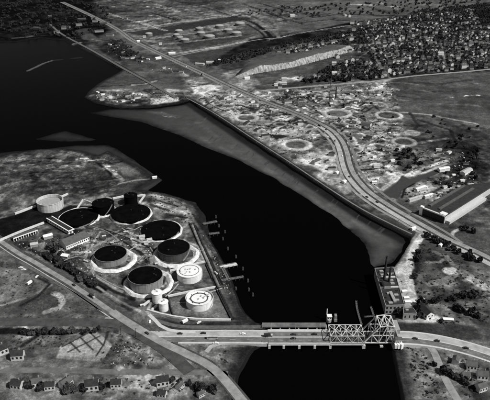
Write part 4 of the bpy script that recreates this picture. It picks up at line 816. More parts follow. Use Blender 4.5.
for px,lb in (([(356.2,301),(357,308),(359,316),(361.5,324)],'curved timber fender leading into the lifting span'),([(371,307),(373,313),(375,319)],'short timber fender close to the power station'),([(365,316.5),(374,315.8)],'timber stage between the two fenders')):
    pts = spline(pline(px,1.6),3); c = pts[0].copy(); c.z = 0; m = MB(); ribbon(m,[v-c for v in pts],.9,-.9,0,.6)
    for v in pts: m.bar((v.x-c.x+.8,v.y-c.y,-2),(v.x-c.x+.8,v.y-c.y,2.4),.5); m.bar((v.x-c.x-.8,v.y-c.y,-2),(v.x-c.x-.8,v.y-c.y,2.2),.5)
    tag(m.build('timber_fender', M['wood'], loc=c), lb, 'fender', 'timber fenders at the bridge')

# ---------------------------------------------------------------- vehicles
mats_v = {'dark':M['dark'],'white':M['white'],'grey':M['steel']}
def car_proto(tone, kind):
    e = empty('car' if kind=='car' else kind, (0,0,-50), 0, '', kind, {'car':'cars on the roads','truck':'trucks on the roads','bus':'buses on the roads'}[kind]); kids = []
    if kind == 'car':
        m = MB(); Pf = [(-2.6,.35),(-2.6,1.0),(-1.7,1.1),(-1.1,1.62),(.6,1.62),(1.2,1.05),(2.5,.95),(2.6,.35)]; n_ = len(Pf)
        m.add([(x,-.92,z) for x,z in Pf]+[(x,.92,z) for x,z in Pf],[tuple(range(n_)),tuple(range(2*n_-1,n_-1,-1))]+[(i,i+n_,(i+1)%n_+n_,(i+1)%n_) for i in range(n_)]); kids.append(m.build('body', mats_v[tone], e))
        m = MB(); m.box((-.25,0,1.12),2.2,1.87,.36); kids.append(m.build('window', M['glass'], e))
        wx = (-1.6,1.6); wy = .9; wr = .36
    elif kind == 'truck':
        m = MB(); m.box((-1.2,0,.9),6.4,2.4,2.4); kids.append(m.build('cargo_box', mats_v[tone], e)); m = MB(); m.box((3.1,0,.6),1.9,2.2,1.9); kids.append(m.build('cab', M['dark'] if tone!='dark' else M['steel'], e)); wx = (-3,3); wy = 1.1; wr = .5
    else:
        m = MB(); m.box((0,0,.6),11,2.5,2.4); kids.append(m.build('body', mats_v[tone], e)); m = MB(); m.box((0,0,1.7),10.2,2.56,.8); kids.append(m.build('window', M['glass'], e)); wx = (-3.6,3.8); wy = 1.15; wr = .5
    for x in wx:
        for s_ in (-1,1):
            m = MB(); m.lathe([(.01,-.12),(wr,-.12),(wr,.12),(.01,.12)],12); 
            m.v = [(a+x, c_+s_*wy, b_+wr) for a,b_,c_ in m.v]; kids.append(m.build('wheel', M['black'], e))
    return e, kids
cars = [ # x, y, kind, tone, heading reference, z, label
 (268.5,336.5,'truck','dark',0,zb,'dark truck on the causeway nearest the left bank'),(293.5,334.9,'car','dark',0,zb,'dark car in the far lane of the causeway, farther of two side by side'),(293.5,338.8,'car','dark',0,zb,'dark car in the near lane of the causeway, nearer of two side by side'),
 (314.5,334.6,'car','dark',0,zb,'dark car on the causeway just before the truss'),(203.5,333.6,'car','dark',0,2.35,'dark car on the parkway below the nearer white tank'),(212.5,338.6,'bus','grey',0,2.5,'long bus on the parkway left of the causeway'),(216,343.5,'car','white',0,2.3,'white car on the service road beside the parkway'),
 (74,285.3,'car','dark',-.75,2.3,'dark car on the diagonal road beside the black strip'),(92.3,297.3,'truck','dark',-.72,2.3,'dark truck lower down the diagonal road'),(147,333.6,'car','dark',-.7,2.3,'dark car where the diagonal road meets the parkway'),
 (457,247.5,'truck','dark',-.7,2.4,'dark truck on the expressway at the right edge'),(428.5,232.3,'car','dark',-.75,2.4,'dark car on the expressway in front of the factory'),(377,202.9,'car','dark',-.75,2.4,'dark car on the expressway above the bank, right of two'),(371,196.8,'car','dark',-.75,2.4,'dark car on the expressway above the bank, left of two'),
 (346.5,176.5,'car','dark',-1.2,2.4,'dark car just below the expressway bend'),(337.3,156.2,'car','white',-1.25,2.4,'white car on the outer lane of the expressway bend'),(329,141.3,'car','dark',-1.1,2.4,'dark car entering the expressway bend'),(321,131,'car','dark',-1,2.4,'dark car on the expressway above the scraped ground'),(315,127,'car','white',-1,2.4,'white car on the expressway above the scraped ground'),
 (301,119,'car','dark',-.95,2.4,'dark car on the expressway left of the bend, nearer'),(291.5,112.6,'truck','dark',-.95,2.4,'dark truck on the expressway left of the bend'),(275,105.8,'truck','white',-.95,2.4,'white truck on the expressway near the town road'),(262,100.5,'car','dark',-.95,2.4,'dark car on the expressway near the town road'),
 (232,87.6,'car','dark',-.97,2.4,'dark car on the middle stretch of the expressway'),(205,74.8,'truck','dark',-1,2.4,'dark truck on the far stretch of the expressway'),(187,66.5,'car','white',-1,2.4,'white car on the far stretch of the expressway'),(415,339,'car','dark',-.05,4.3,'dark car leaving the lifting span eastwards'),(437,341.2,'car','dark',-.12,3.1,'dark car on the parkway below the gabled house'),(466,348.5,'car','dark',-.3,2.3,'dark car on the parkway at the right edge'),
 (243,334.2,'car','white',0,3.6,'white car on the parkway just before the causeway'),(180,334,'car','dark',0,2.3,'dark car on the parkway left of the nearer white tank')]
protos = {}
for x,y,kd,tn,rz,z,lb in cars:
    p = G(x,y,z+.03)
    if 'expressway' in lb and 'near the far' not in lb:
        src_ = hw if x > 262 else spline(pline(HA)); k_ = min(range(1,len(src_)-1), key=lambda i: (src_[i]-p).length); t_ = (src_[k_+1]-src_[k_-1]).normalized(); nn_ = Vector((-t_.y,t_.x,0)); sd_ = 1 if (p-src_[k_]).dot(nn_) > 0 else -1
        p = src_[k_]+nn_*(sd_*random.choice([4,7.6])); p.z = LAND+.29; rz = math.atan2(t_.y,t_.x)
    if (kd,tn) not in protos: protos[(kd,tn)] = car_proto(tn,kd); e,_ = protos[(kd,tn)]; e.location = p; e.rotation_euler.z = rz; e['label'] = lb
    else: e,k_ = protos[(kd,tn)]; copy_tree(e,k_,p,rz,(1,1,1),lb)
# parked on lots
for i,(x,y) in enumerate(((30.5,283.5),(37,277),(21,268),(24,270),(150,322),(186,322),(199,323))):
    e,k_ = protos[('truck','white')] if i in (0,5) else protos[('car','white')]
    copy_tree(e,k_,G(x,y,2.05),random.uniform(0,3),(1,1,1),('white truck' if i in (0,5) else 'white car')+' parked '+('alone on the open lot above the pale mound','on the bare ground above the open lot','on rough ground at the left edge, left of two','on rough ground at the left edge, right of two','beside the track under the small cylinders','on the verge between the long wall and the parkway','on the verge right of the parked truck')[i])

# ---------------------------------------------------------------- trees
def crown_arrays(seed, nleaf, leaf, cx=1.0, col=0.55):
    r_ = np.random.default_rng(seed); nl = 6; lob = r_.normal(0,.42,(nl,3))*[1,1,.55]; lob[:,2] += col; rad = r_.uniform(.38,.62,nl)
    k = r_.integers(0,nl,nleaf); d = r_.normal(0,1,(nleaf,3)); d /= np.linalg.norm(d,axis=1)[:,None]
    c = lob[k]+d*(rad[k]*r_.uniform(.6,1.05,nleaf))[:,None]; c[:,2] = np.maximum(c[:,2],.12)
    nrm_ = d+r_.normal(0,.5,(nleaf,3)); nrm_ /= np.linalg.norm(nrm_,axis=1)[:,None]
    t = np.cross(nrm_, r_.normal(0,1,(nleaf,3))); t /= np.linalg.norm(t,axis=1)[:,None]; b_ = np.cross(nrm_,t)
    s_ = (leaf*r_.uniform(.6,1.4,nleaf))[:,None]; V = np.stack([c+t*s_,c+b_*s_*.8,c-t*s_,c-b_*s_*.8],1).reshape(-1,3)
    return V, np.arange(nleaf*4).reshape(-1,4)
def tree_proto(seed, nleaf, leaf):
    e = empty('broadleaf_tree',(0,0,-50),0,'','tree','trees'); V,F_ = crown_arrays(seed,nleaf,leaf); V = V*[4,4,4.4]; V[:,2] += 2.2
    me = np_mesh('crown', V, F_, M['leaf'] if seed%3 else M['leaf2']); me.parent = e
    m = MB(); m.lathe([(.38,-.3),(.25,2),(.16,4.5),(.02,5.5)],7)
    for a in (0.4,2.3,4.4): m.bar((0,0,2.4),(1.7*math.cos(a),1.7*math.sin(a),4.6),.2)
    t = m.build('trunk', M['bark'], e); return e,[me,t]
def cellname(px,py):
    rows_ = [(24,'in the topmost town'),(36,'in the upper town'),(48,'in mid town'),(60,'in the lower town'),(72,'close above the town road'),(85,'along the town road')]
    a = next((n_ for y,n_ in rows_ if py < y),'below the town road'); b_ = 'left side' if px < 350 else 'middle' if px < 395 else 'right side' if px < 440 else 'far right side'
    return a+', '+b_
in_town = lambda x,y: inside(np.array([x]),np.array([y]),TP)[0]
TP = [(300,46),(338,40),(345,33),(380,26),(420,10),(540,0),(540,64),(478,69),(413,73.5),(372,79.5),(345,82),(330,79),(345,66),(376,58),(352,50),(338,52),(300,56),(284,56),(286,49)]
TP = [(float(a),float(b)) for a,b in TP]
TR0 = [(385,79.5),(413,76),(450,72.8),(500,68)]
ROWS = []
for dy in (5,10.5,15.5,20.5,25.5,30,34.5,39,43,47,51,55): ROWS.append([(x-dy*.5, y-dy*(1-.0006*(x-385))-0.02*(x-385)*dy/20) for x,y in TR0])
BLC = W([(280,68),(305,61),(333,52.5),(356,45)])
def off_roads(p, dmin):
    q = np.array([p.x]),np.array([p.y])
    for ln,wd in ROADLN:
        if seg_dist(q[0],q[1],ln)[0] < dmin+wd: return False
    return True
ROADLN = [(W(HW),15),(W([(262,91),(274,89.5),(320,85.5),(370,81.5),(413,76),(466,71.5),(510,67)]),5)]+[(W(q),4) for q in ([(340,62),(358,58),(372,50)],[(300,50),(330,42),(372,34)],[(380,66),(420,60),(470,50)],[(400,75),(440,68),(476,56)],[(340,36),(380,28),(430,20)],[(372,34),(376,60),(390,78)],[(420,30),(424,60)],[(400,40),(440,34),(478,30)],[(330,46),(370,44),(420,40)],[(440,40),(446,66)],[(392,30),(400,60)],[(350,72),(390,66)])]+[(W(q),2) for q in ROWS]+[(BLC,9),(W([(-60,372),(40,370),(120,372),(190,372),(228,374)]),6),(W([(88,295),(120,317),(165,343.5),(185,353),(215,370),(250,410)]),10),(W([(118,324),(134,331),(150,340),(168,352),(190,372)]),10),(W([(398,337),(425,339.5),(450,344),(478,351.5),(520,366)]),13),(W([(470,420),(446,380),(434,352),(425,342)]),5),(W([(206,352),(211,346.5),(220,343.2),(262,342.8)]),4),(W([(104,318),(150,334),(190,356)]),6)]
# houses
def house_proto(L,Wd,h,rise,wm_,rm):
    e = shed(Vector((0,0,0)),L,Wd,h,0,'',wm_,rm,'house',rise=rise,group='houses of the town',door=False,z=-50); kids = list(e.children)
    m = MB(); m.box((L*.2,Wd*.15,h+rise*.4),.9,.9,rise*.9+.4); m.build('chimney', M['brick'], kids[1]); return e,kids
HP = [(house_proto(9,7,6.2,3,'hwhite','roof'),'white dark-roofed gabled house'),(house_proto(10,8.5,6,3.2,'wall','roofmid'),'pale grey-roofed gabled house'),(house_proto(13,9,7.5,2.8,'hwhite','roofmid'),'large white grey-roofed house'),
      (house_proto(9,7,5,2.6,'wallmid','roof'),'small drab dark-roofed house'),(house_proto(12,8,6.5,3,'hwhite','rooflt'),'white light-roofed gabled house'),(house_proto(18,11,7,2.4,'wall','rooflt'),'long pale-roofed house')]
usedp = set(); houses = []
specials = [(280,88.3,0),(284,81,4),(296,50,0),(306,52,2),(298,49,1),(333,43.5,2),(322,45,1),(352,24,2),(356,23,0),(352,49,0),(337,58,1),(366,66,1),(370,66,4),(375,69,0),(388,72,2),(442,68.5,2),(463,68,2),(450,61,0),(466,50,4),(460,40,0),(440,55,5),(392,45,2),(399,40,0),(425,28,0),(345,16,5),(292,16.5,5),(349,17,2),(370,70,0),(430,66,1)]
for x,y,k in specials: houses.append((G(x,y),k,x,y))
tries = 0
while len(houses) < 262 and tries < 9000:
    tries += 1; x = random.uniform(285,489); y = random.uniform(13.5,82)
    if not in_town(x,y): continue
    p = G(x,y)
    if random.random() > (0.15+0.85*min(1,(y-8)/40)): continue
    if not off_roads(p,6) or any((p-h_[0]).length < 15 for h_ in houses): continue
    houses.append((p,random.choice([0,0,1,3,2,3,3,3,3,1]),x,y))
for x,y in ((290,50),(300,47),(312,49),(318,47),(288,53),(279,52),(296,54),(310,46.5),(341,63.5),(346,62.5),(352,61),(357,60),(334,65),(339,53.5),(344,52.5),(350,52),(356,50),(301,79),(306,80),(310,79.5),(315,78),(320,77),(334,75),(340,74),(345,73),(352,76),(358,75),(364,73),(336,78)):
    p = G(x,y)
    if all((p-h_[0]).length > 11 for h_ in houses) and off_roads(p,2): houses.append((p,random.choice([0,3,4,1]),x,y))
for p,k,x,y in houses:
    (e,kids),nm = HP[k]; rz = random.choice([0.1,0.1+math.pi/2])+random.uniform(-.25,.25); lb = nm+' '+cellname(x,y)
    if k not in usedp: usedp.add(k); e.location = p; e.rotation_euler.z = rz; e['label'] = lb
    else: s_ = random.uniform(.85,1.2); copy_tree(e,kids,p,rz,(s_,s_,s_),lb,parts=True)
sv=[];sf=[];sa=[];so=0; hb=np.array([(-1,-1,0),(1,-1,0),(1,1,0),(-1,1,0),(-1,-1,1),(1,-1,1),(1,1,1),(-1,1,1),(-1.05,-1.15,.96),(1.05,-1.15,.96),(1.05,1.15,.96),(-1.05,1.15,.96),(-1.05,0,1.5),(1.05,0,1.5)],float)
hf=[(0,1,5,4),(1,2,6,5),(2,3,7,6),(3,0,4,7),(8,9,13,12),(10,11,12,13),(5,6,13,13),(4,12,7,7)]; c_ = 0; hx=[(h_[0].x,h_[0].y) for h_ in houses]
RWW = [pline(q) for q in ROWS]
for _ in range(9000):
    if c_ > 430: break
    rw = random.choice(RWW); t_ = random.random()*(len(rw)-1); i_ = int(t_); f_ = t_-i_; sg = random.choice((-1,1)); p = rw[i_]*(1-f_)+rw[i_+1]*f_+Vector((0,sg*random.uniform(11,14),0)); p.x = round(p.x/13)*13+random.uniform(-1.5,1.5)
    x,y = proj(p.x,p.y,LAND)
    if not (300 < x < 492): continue
    if not off_roads(p,3) or any(abs(a-p.x)<9.5 and abs(b_-p.y)<10 for a,b_ in hx): continue
    hx.append((p.x,p.y)); c_ += 1; a = random.choice([.1,1.67])+random.uniform(-.2,.2); ca,sa_ = math.cos(a),math.sin(a); q = hb*[random.uniform(3.5,5.5),random.uniform(3,4),random.uniform(5,7)]
    sv.append(np.stack([q[:,0]*ca-q[:,1]*sa_+p.x,q[:,0]*sa_+q[:,1]*ca+p.y,q[:,2]+LAND],1)); sf.append(np.array(hf)+so); so += 14; wv = random.choice([.75,.5,.2,.1,.08]); rv = random.choice([.02,.03,.05,.1]); sa.append(np.array([wv]*8+[rv]*6))
o = MB(); o.v = [tuple(v) for v in np.concatenate(sv)]; o.f = [tuple(dict.fromkeys(int(i) for i in f)) for f in np.concatenate(sf)]; o.m = [0]*len(o.f)
fh = o.build('distant_houses', attr_mat('far_house_paint','alb',fine=.1)); at_ = fh.data.attributes.new('alb','FLOAT','POINT'); at_.data.foreach_set('value', np.concatenate(sa).astype(np.float32)); tag(fh,'mass of small far houses packed through the wooded upper town','houses',kind='stuff')
# sheds and junk of the industrial tract: individuals
SP = [(house_proto(10,6,3.2,.5,'white','rooflt'),'low flat white shed'),(house_proto(14,7,4,1,'wallmid','roof'),'dark-roofed shed'),(house_proto(7,5,3,.4,'white','white'),'tiny white hut'),(house_proto(18,8,5,1.4,'wall','roofmid'),'long grey-roofed shed')]
for (e,kids),nm in SP[:4]: e.name = 'yard_shed'; e['category'] = 'shed'; e['group'] = 'sheds of the industrial tract'
for L_,W_,h_,r_,wm_,rm,nm in ((11,8,6,3,'wall','roof','dark-roofed windowed house'),(10,8,5.6,2.8,'white2','roofmid','grey-roofed windowed house')):
    e = shed(Vector((0,0,0)),L_,W_,h_,0,'',wm_,rm,'house',rise=r_,group='houses of the near bank',win=3,z=-50); k_ = list(e.children); m = MB(); m.box((2,1,h_+1),.9,.9,r_+.8); m.build('chimney', M['brick'], k_[1]); SP.append(((e,k_),nm))
usedp = set(); yard = []; tries = 0
zones = [([(196,96),(230,88),(262,104),(300,124),(320,142),(330,160),(316,168),(270,142),(230,118)],'on the river bank yards',15),([(262,92),(330,87),(390,83),(396,96),(390,106),(340,104),(290,104)],'below the town road',26),([(318,118),(345,112),(400,122),(410,150),(396,170),(372,186),(356,168),(352,135)],'on the bend yards',16),([(412,150),(460,150),(476,165),(470,200),(430,200),(408,196),(440,178),(452,168)],'beyond the creek',16),([(84,97),(100,92),(185,92),(185,101),(120,105)],'on the upper river point',14),([(110,40),(150,60),(190,74),(150,70),(105,50)],'left of the far expressway',12),([(-2,352),(110,365),(140,385),(-2,396)],'at the lower left',8),([(425,352),(489,362),(489,398),(440,398)],'at the lower right',7),([(170,356),(220,362),(225,396),(150,396)],'below the parkway',7)]
def in_ring(x,y): return any(math.hypot(x-c_.x,y-c_.y) < r_ for c_,r_ in RW)
RINGS = [(296,145,16),(337,113.5,15),(388.5,115.5,15),(246,118,13),(404,142,13)]
RW = [(G(a,b_),r_/ppm(a,b_)) for a,b_,r_ in RINGS]+[(G(a,b_),r_/ppm(a,b_)+1) for a,b_,r_ in ((79.5,217.8,20.8),(104,211.5,13),(131.2,214.6,21.2),(161.2,231,21.7),(176,255.2,23.7),(113.4,260.4,23.6),(148.6,283.5,25.4))]
for P_,zn,cnt in zones:
    c_ = 0; t_ = 0; xs_ = [a for a,b_ in P_]; ys_ = [b_ for a,b_ in P_]
    while c_ < cnt and t_ < 900:
        t_ += 1; x = random.uniform(min(xs_),max(xs_)); y = random.uniform(min(ys_),max(ys_))
        if not inside(np.array([x]),np.array([y]),[(float(a),float(b_)) for a,b_ in P_])[0]: continue
        p = G(x,y)
        if not off_roads(p,9) or not on_land(p.x,p.y) or any((p-h_).length < 13 for h_ in yard): continue
        if any((p-G(a,b_)).length < r_/ppm(a,b_)+5 for a,b_,r_ in RINGS): continue
        yard.append(p); c_ += 1; k = random.choice([0,1,1,2,2,3,0]) if y < 345 else random.choice([4,5]); (e,kids),nm = SP[k]; lb = nm+' '+zn; rz = random.uniform(-.6,1.2); s_ = random.uniform(.6,1.05)
        if k not in usedp: usedp.add(k); e.location = p; e.rotation_euler.z = rz; e['label'] = lb
        else: copy_tree(e,kids,p,rz,(s_,s_,s_),lb)
# tree positions
allt = []
def scatter(P_, cnt, smin, smax, where, dmin=2, avoid_h=True):
    xs_ = [a for a,b_ in P_]; ys_ = [b_ for a,b_ in P_]; PP_ = [(float(a),float(b_)) for a,b_ in P_]; ww = W([(a,b_) for a,b_ in P_]); wx = [a for a,_ in ww]; wy = [b_ for _,b_ in ww]; c_ = 0
    for _ in range(cnt*14):
        if c_ >= cnt: break
        x = random.uniform(min(wx),max(wx)); y = random.uniform(min(wy),max(wy))
        if not inside(np.array([x]),np.array([y]),ww)[0]: continue
        p = Vector((x,y,LAND))
        if not off_roads(p,dmin) or not on_land(x,y): continue
        if avoid_h and any(abs(h_[0].x-x) < 5.5 and abs(h_[0].y-y) < 6.5 for h_ in houses): continue
        allt.append((p,random.uniform(smin,smax),where)); c_ += 1
near = [((400,314.5),1.0,'dark tree between the power station and the brick building'),((418.5,317),.8,'dark tree left of the gabled house, nearest'),((419.5,311.5),.95,'dark tree left of the gabled house, middle'),((420.5,306),.95,'dark tree left of the gabled house, farthest'),
 ((441,322.5),.45,'bushy tree right of the gabled house'),((62,256),.8,'tree at the left end of the warehouse'),((56,251),1.0,'big dark tree left of the warehouse, lower'),((53,247),1.1,'big dark tree left of the warehouse, upper'),((95,332.5),.5,'round bush at the corner of the pale lot, right'),((88,331),.4,'round bush at the corner of the pale lot, left'),((84,334),.6,'round bush nearest the pale lot edge'),((99,329.5),.4,'small bush by the crossing road')]
indiv = [(G(*a),s_,lb) for a,s_,lb in near]
for q,cnt,lb in (([(46,256),(60,264),(78,276),(96,288)],30,'dark tree beside the diagonal road'),([(415,246),(418,262),(414,282),(416,292)],14,'dark tree along the dirt road right of the power station'),([(20,334),(84,333)],16,'dark tree below the crossing road'),([(430,302),(452,300),(476,296)],14,'dark scrub tree above the gabled house'),([(455,310),(478,318)],8,'dark lower right scrub tree'),([(425,236),(450,250),(478,262)],14,'dark tree on the embankment below the expressway at the right'),([(444,205),(470,190)],0,''),([(460,228),(478,236)],6,'dark tree beside the loop road at the right edge'),([(392,226),(408,235)],6,'dark tree on the bank by the slip road end'),
   ([(10,384),(60,392),(120,388)],12,'tree at the bottom left below the pale lot'),([(170,380),(215,392)],9,'tree at the bottom left of the river'),([(430,365),(480,392)],12,'tree at the bottom right below the parkway')):
    for k in range(cnt):
        t_ = random.random()*(len(q)-1); i = int(t_); f = t_-i; x = q[i][0]*(1-f)+q[i+1][0]*f+random.uniform(-1.5,1.5); y = q[i][1]*(1-f)+q[i+1][1]*f+random.uniform(-1.2,1.2)
        p = G(x,y)
        if on_land(p.x,p.y): indiv.append((p,random.uniform(.4,.85),lb))
scatter([(412,112),(478,124),(478,150),(455,158),(430,145)],24,.3,.8,'dark tree in the marshy field'); scatter([(412,178),(478,150),(478,185),(450,205),(430,195)],22,.4,.8,'dark tree in the black yards')
scatter([(395,150),(415,150),(420,165),(400,172)],22,.4,.8,'dark tree beside the creek')
scatter([(330,66),(372,60),(400,70),(413,73),(370,79.5),(335,82),(300,84)],150,.7,1.2,'dark tree close above the town road')
scatter(TP,4300,.5,1.1,'town',.5); scatter([(205,68),(214,61),(255,50),(300,41),(345,31),(400,20),(400,26),(345,38),(290,46),(240,62)],420,.6,1.1,'strip')
scatter([(0,-8),(110,6),(112,30),(80,40),(10,36),(-20,20)],380,.8,1.5,'shore'); scatter([(240,10),(500,-6),(500,12),(330,17),(250,15)],260,.8,1.4,'horizon')
scatter([(108,42),(122,40),(146,58),(140,64),(112,54)],60,.5,.9,'yard'); scatter([(264,95),(330,90),(390,88),(398,150),(360,180),(330,120)],40,.25,.5,'tract'); scatter([(282,48),(330,40),(345,50),(290,58)],70,.5,.9,'town')
allt.sort(key=lambda t: t[0].y); 
vis = [t for t in allt if -3 < proj(t[0].x,t[0].y,2)[0] < 493]; rest = [t for t in allt if t not in vis]
room = 298-len(indiv)
for p,s_,lb in vis[:room]:
    px,py = proj(p.x,p.y,2); txt = lb if lb.startswith('dark') else {'town':'dark town tree '+cellname(px,py),'strip':'dark tree in the long wood strip above the bluff','tract':'small dark tree on the industrial tract','yard':'dark tree left of the far expressway','shore':'dark tree on the far left shore','horizon':'dark tree at the top edge'}[lb]
    indiv.append((p,s_,txt))
rest += vis[room:]
TR = [tree_proto(i+1,230,.62) for i in range(5)]
for i,(p,s_,lb) in enumerate(indiv):
    e,kids = TR[i%5]; rz = random.uniform(0,6.28); sc_ = (s_,s_,s_*random.uniform(.85,1.15))
    lb = lb.replace('small ','') if i >= len(near) else lb; lb = ('small ' if s_ < .62 else 'medium ' if s_ < .85 else 'large ' if s_ < 1.1 else 'very large ')+lb if i >= len(near) else lb
    if i < 5: e.location = p; e.rotation_euler.z = rz; e.scale = sc_; e['label'] = lb
    else: copy_tree(e,kids,p,rz,sc_,lb)
def mass(name, places, protos_, mat, label_kind='stuff'):
    Vs=[];Fs=[];o=0
    for i,(x,y,z,s_,hz) in enumerate(places):
        V,F_ = protos_[i%len(protos_)]; a = random.uniform(0,6.28); ca,sa = math.cos(a),math.sin(a)
        Q = V*[s_,s_,hz]; Vs.append(np.stack([Q[:,0]*ca-Q[:,1]*sa+x, Q[:,0]*sa+Q[:,1]*ca+y, Q[:,2]+z],1)); Fs.append(F_+o); o += len(V)
    return np_mesh(name, np.concatenate(Vs), np.concatenate(Fs), mat)
far = [crown_arrays(50+i,70,.3) for i in range(6)]
o = mass('distant_trees',[(p.x,p.y,LAND+.6,4.4*s_,5.2*s_) for p,s_,_ in rest],far,M['leaf']); tag(o,'mass of dark trees filling the far town and the wooded horizon','trees',kind='stuff')
# scrub: low clumps over rough ground
bush = [crown_arrays(80+i,26,.36,col=.25) for i in range(6)]; pl = []
for P_,cnt,s0,s1 in (([(412,238),(440,252),(489,275),(489,330),(440,326),(404,300),(400,270)],420,.5,1.7),([(0,160),(40,150),(105,152),(150,176),(100,192),(14,212)],260,.4,1.2),([(150,193),(178,198),(198,212),(204,224),(182,224),(152,206)],120,.5,1.6),([(-10,255),(60,284),(110,318),(20,318),(-10,318)],240,.4,1.2),([(110,334),(165,348),(230,350),(225,396),(60,396),(100,360)],260,.5,1.6),([(14,336),(60,336),(80,344),(40,352),(0,350)],90,.5,1.4),([(404,345),(489,352),(489,398),(420,398)],260,.5,1.8),
    ([(85,225),(150,240),(165,262),(130,270),(88,285),(70,262)],260,.4,1.3),([(262,96),(390,86),(408,130),(396,170),(372,190),(330,125)],480,.5,1.7),([(198,98),(225,88),(300,124),(325,150),(300,168),(230,122)],300,.5,1.7),([(84,97),(100,92),(190,92),(190,101),(120,106)],160,.6,2.0),([(410,150),(478,140),(489,200),(450,205),(405,196)],330,.6,2.0)):
    ww = W(P_); wx = [a for a,_ in ww]; wy = [b_ for _,b_ in ww]
    xs_ = rng.uniform(min(wx),max(wx),cnt*3); ys_ = rng.uniform(min(wy),max(wy),cnt*3); ok = inside(xs_,ys_,ww)
    for x,y in list(zip(xs_[ok],ys_[ok]))[:cnt]:
        if off_roads(Vector((x,y,0)),3) and on_land(x,y) and not in_ring(x,y):
            s_ = random.uniform(s0,s1); pl.append((x,y,LAND-.1,s_,s_*.9))
tag(mass('scrub',pl,bush,M['leaf']),'low dark scrub scattered over rough ground','scrub',kind='stuff')
# rubble and scrap on the industrial tract and in the tank yards
V=[];F_=[];At=[];o=0; cube = np.array([(-1,-1,0),(1,-1,0),(1,1,0),(-1,1,0),(-.8,-.8,1),(.8,-.8,1),(.8,.8,1),(-.8,.8,1)],float); cf = np.array([(3,2,1,0),(4,5,6,7),(0,1,5,4),(1,2,6,5),(2,3,7,6),(3,0,4,7)])
for P_,cnt,sm in (([(196,96),(230,88),(262,104),(300,124),(330,160),(316,168),(270,142),(230,118)],303,0.96),([(262,92),(330,87),(392,82),(398,100),(340,106),(290,106)],371,1.22),([(318,118),(345,112),(400,122),(412,150),(396,172),(372,188),(356,168),(352,135)],371,1.02),([(410,150),(460,150),(476,165),(470,200),(430,200),(408,196)],236,1.02),([(84,97),(100,92),(185,92),(185,101),(120,105)],117,1.15),([(40,240),(95,228),(150,240),(165,262),(130,262),(88,285),(70,262)],390,0.72),([(204,228),(210,240),(226,268),(236,300),(230,302),(214,262),(200,232)],285,0.64),([(14,240),(60,234),(66,262),(44,262),(20,250)],120,0.72),([(110,40),(150,60),(190,74),(150,70),(105,50)],150,1.6),([(400,262),(414,248),(414,300),(406,300)],45,0.64),([(116,336),(160,346),(150,372),(110,372)],120,0.64)):
    ww = W(P_); wx = [a for a,_ in ww]; wy = [b_ for _,b_ in ww]; xs_ = rng.uniform(min(wx),max(wx),cnt*3); ys_ = rng.uniform(min(wy),max(wy),cnt*3); ok = inside(xs_,ys_,ww)
    for x,y in list(zip(xs_[ok],ys_[ok]))[:cnt]:
        if not off_roads(Vector((x,y,0)),2) or not on_land(x,y) or in_ring(x,y): continue
        a = random.uniform(0,3.14); ca,sa = math.cos(a),math.sin(a); q = cube*[random.uniform(.4,1.7)*sm,random.uniform(.3,.9)*sm,random.uniform(.3,1.3)*sm**.5]; q = q+rng.normal(0,.12*sm,q.shape)
        V.append(np.stack([q[:,0]*ca-q[:,1]*sa+x,q[:,0]*sa+q[:,1]*ca+y,q[:,2]+LAND-.2],1)); F_.append(cf+o); o += 8; At.append(np.full(8, random.choice([.02,.03,.05,.1,.2,.35,.6])))
tag(np_mesh('rubble', np.concatenate(V), np.concatenate(F_), attr_mat('rubble_mix','alb',fine=.2), np.concatenate(At)),'light and dark rubble and scrap strewn over the industrial yards','rubble',kind='stuff')

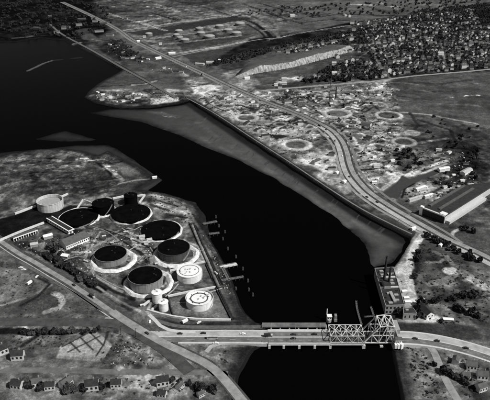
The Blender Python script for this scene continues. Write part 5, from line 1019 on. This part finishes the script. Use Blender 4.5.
# ---------------------------------------------------------------- labels of look-alikes: say beside what each stands, then its place
LM = [((50,207),'the open white tank'),((75,245),'the warehouse'),((113,260),'the grey-sided tank'),((189,277),'the white tanks'),((45,264),'the black strip'),((118,330),'the road junction'),((50,300),'the pale mound'),((30,331),'the crossing road'),((80,342),'the pale lot'),((404,300),'the power station'),((430,312),'the gabled house'),((451,271),'the pale round patch'),((410,262),'the dirt road'),((452,203),'the factory roof'),((430,212),'the factory front'),((395,190),'the creek mouth'),((425,172),'the creek spit'),((296,145),'the ring by the river bank'),((337,113),'the large central ring'),((388,115),'the dark-edged ring'),((246,118),'the small bank ring'),((404,142),'the ring by the creek'),((340,160),'the expressway bend'),((329,105),'the tall mast'),((243,78),'the bluff foot'),((345,50),'the bluff top end'),((300,60),'the bluff face'),((276,85),'the white depots'),((372,80),'the town road'),((430,75),'the dark field'),((475,70),'the right frame edge'),((478,40),'the right frame edge'),((440,30),'the upper town'),((400,45),'the town centre'),((478,124),'the field track end'),((120,48),'the far yard'),((200,35),'the far tanks'),((90,97),'the river point'),((165,100),'the white sand patch'),((444,250),'the loop road'),((478,262),'the expressway end'),((470,300),'the scrub slope'),((415,285),'the long thicket'),((60,392),'the lower street'),((200,385),'the lower river bank'),((460,385),'the lower right corner')]
from collections import defaultdict
def wcount(t): return len(t.split())
tops = [o for o in sc.collection.objects if o.parent is None and o.get('label') and not o.get('kind')]
g = defaultdict(list)
for o in tops: g[o['label']].append(o)
for lb,os_ in g.items():
    if len(os_) < 2: continue
    for o in os_:
        px,py = proj(o.location.x,o.location.y,LAND); nm = min(LM, key=lambda t: math.hypot(t[0][0]-px,(t[0][1]-py)*1.5))[1]
        t = lb.split(',')[0]
        o['label'] = t+', near '+nm
g = defaultdict(list)
for o in tops: g[o['label']].append(o)
ORD = ['leftmost','second from left','third from left','fourth from left','fifth from left','sixth from left','seventh from left','eighth from left','ninth from left','tenth from left','eleventh from left','twelfth from left','thirteenth from left','fourteenth from left','fifteenth from left','sixteenth from left','seventeenth from left','eighteenth from left']
for lb,os_ in g.items():
    if len(os_) < 2 or len(os_) > 18: continue
    os_.sort(key=lambda o: proj(o.location.x,o.location.y,LAND)[0])
    for k,o in enumerate(os_):
        w_ = 'rightmost' if k == len(os_)-1 else ORD[k]; t = lb+', '+w_
        o['label'] = t if wcount(t) <= 16 else ' '.join(lb.split(', near')[0].split()[:6])+', near'+lb.split(', near')[1]+', '+w_ if ', near' in lb else lb
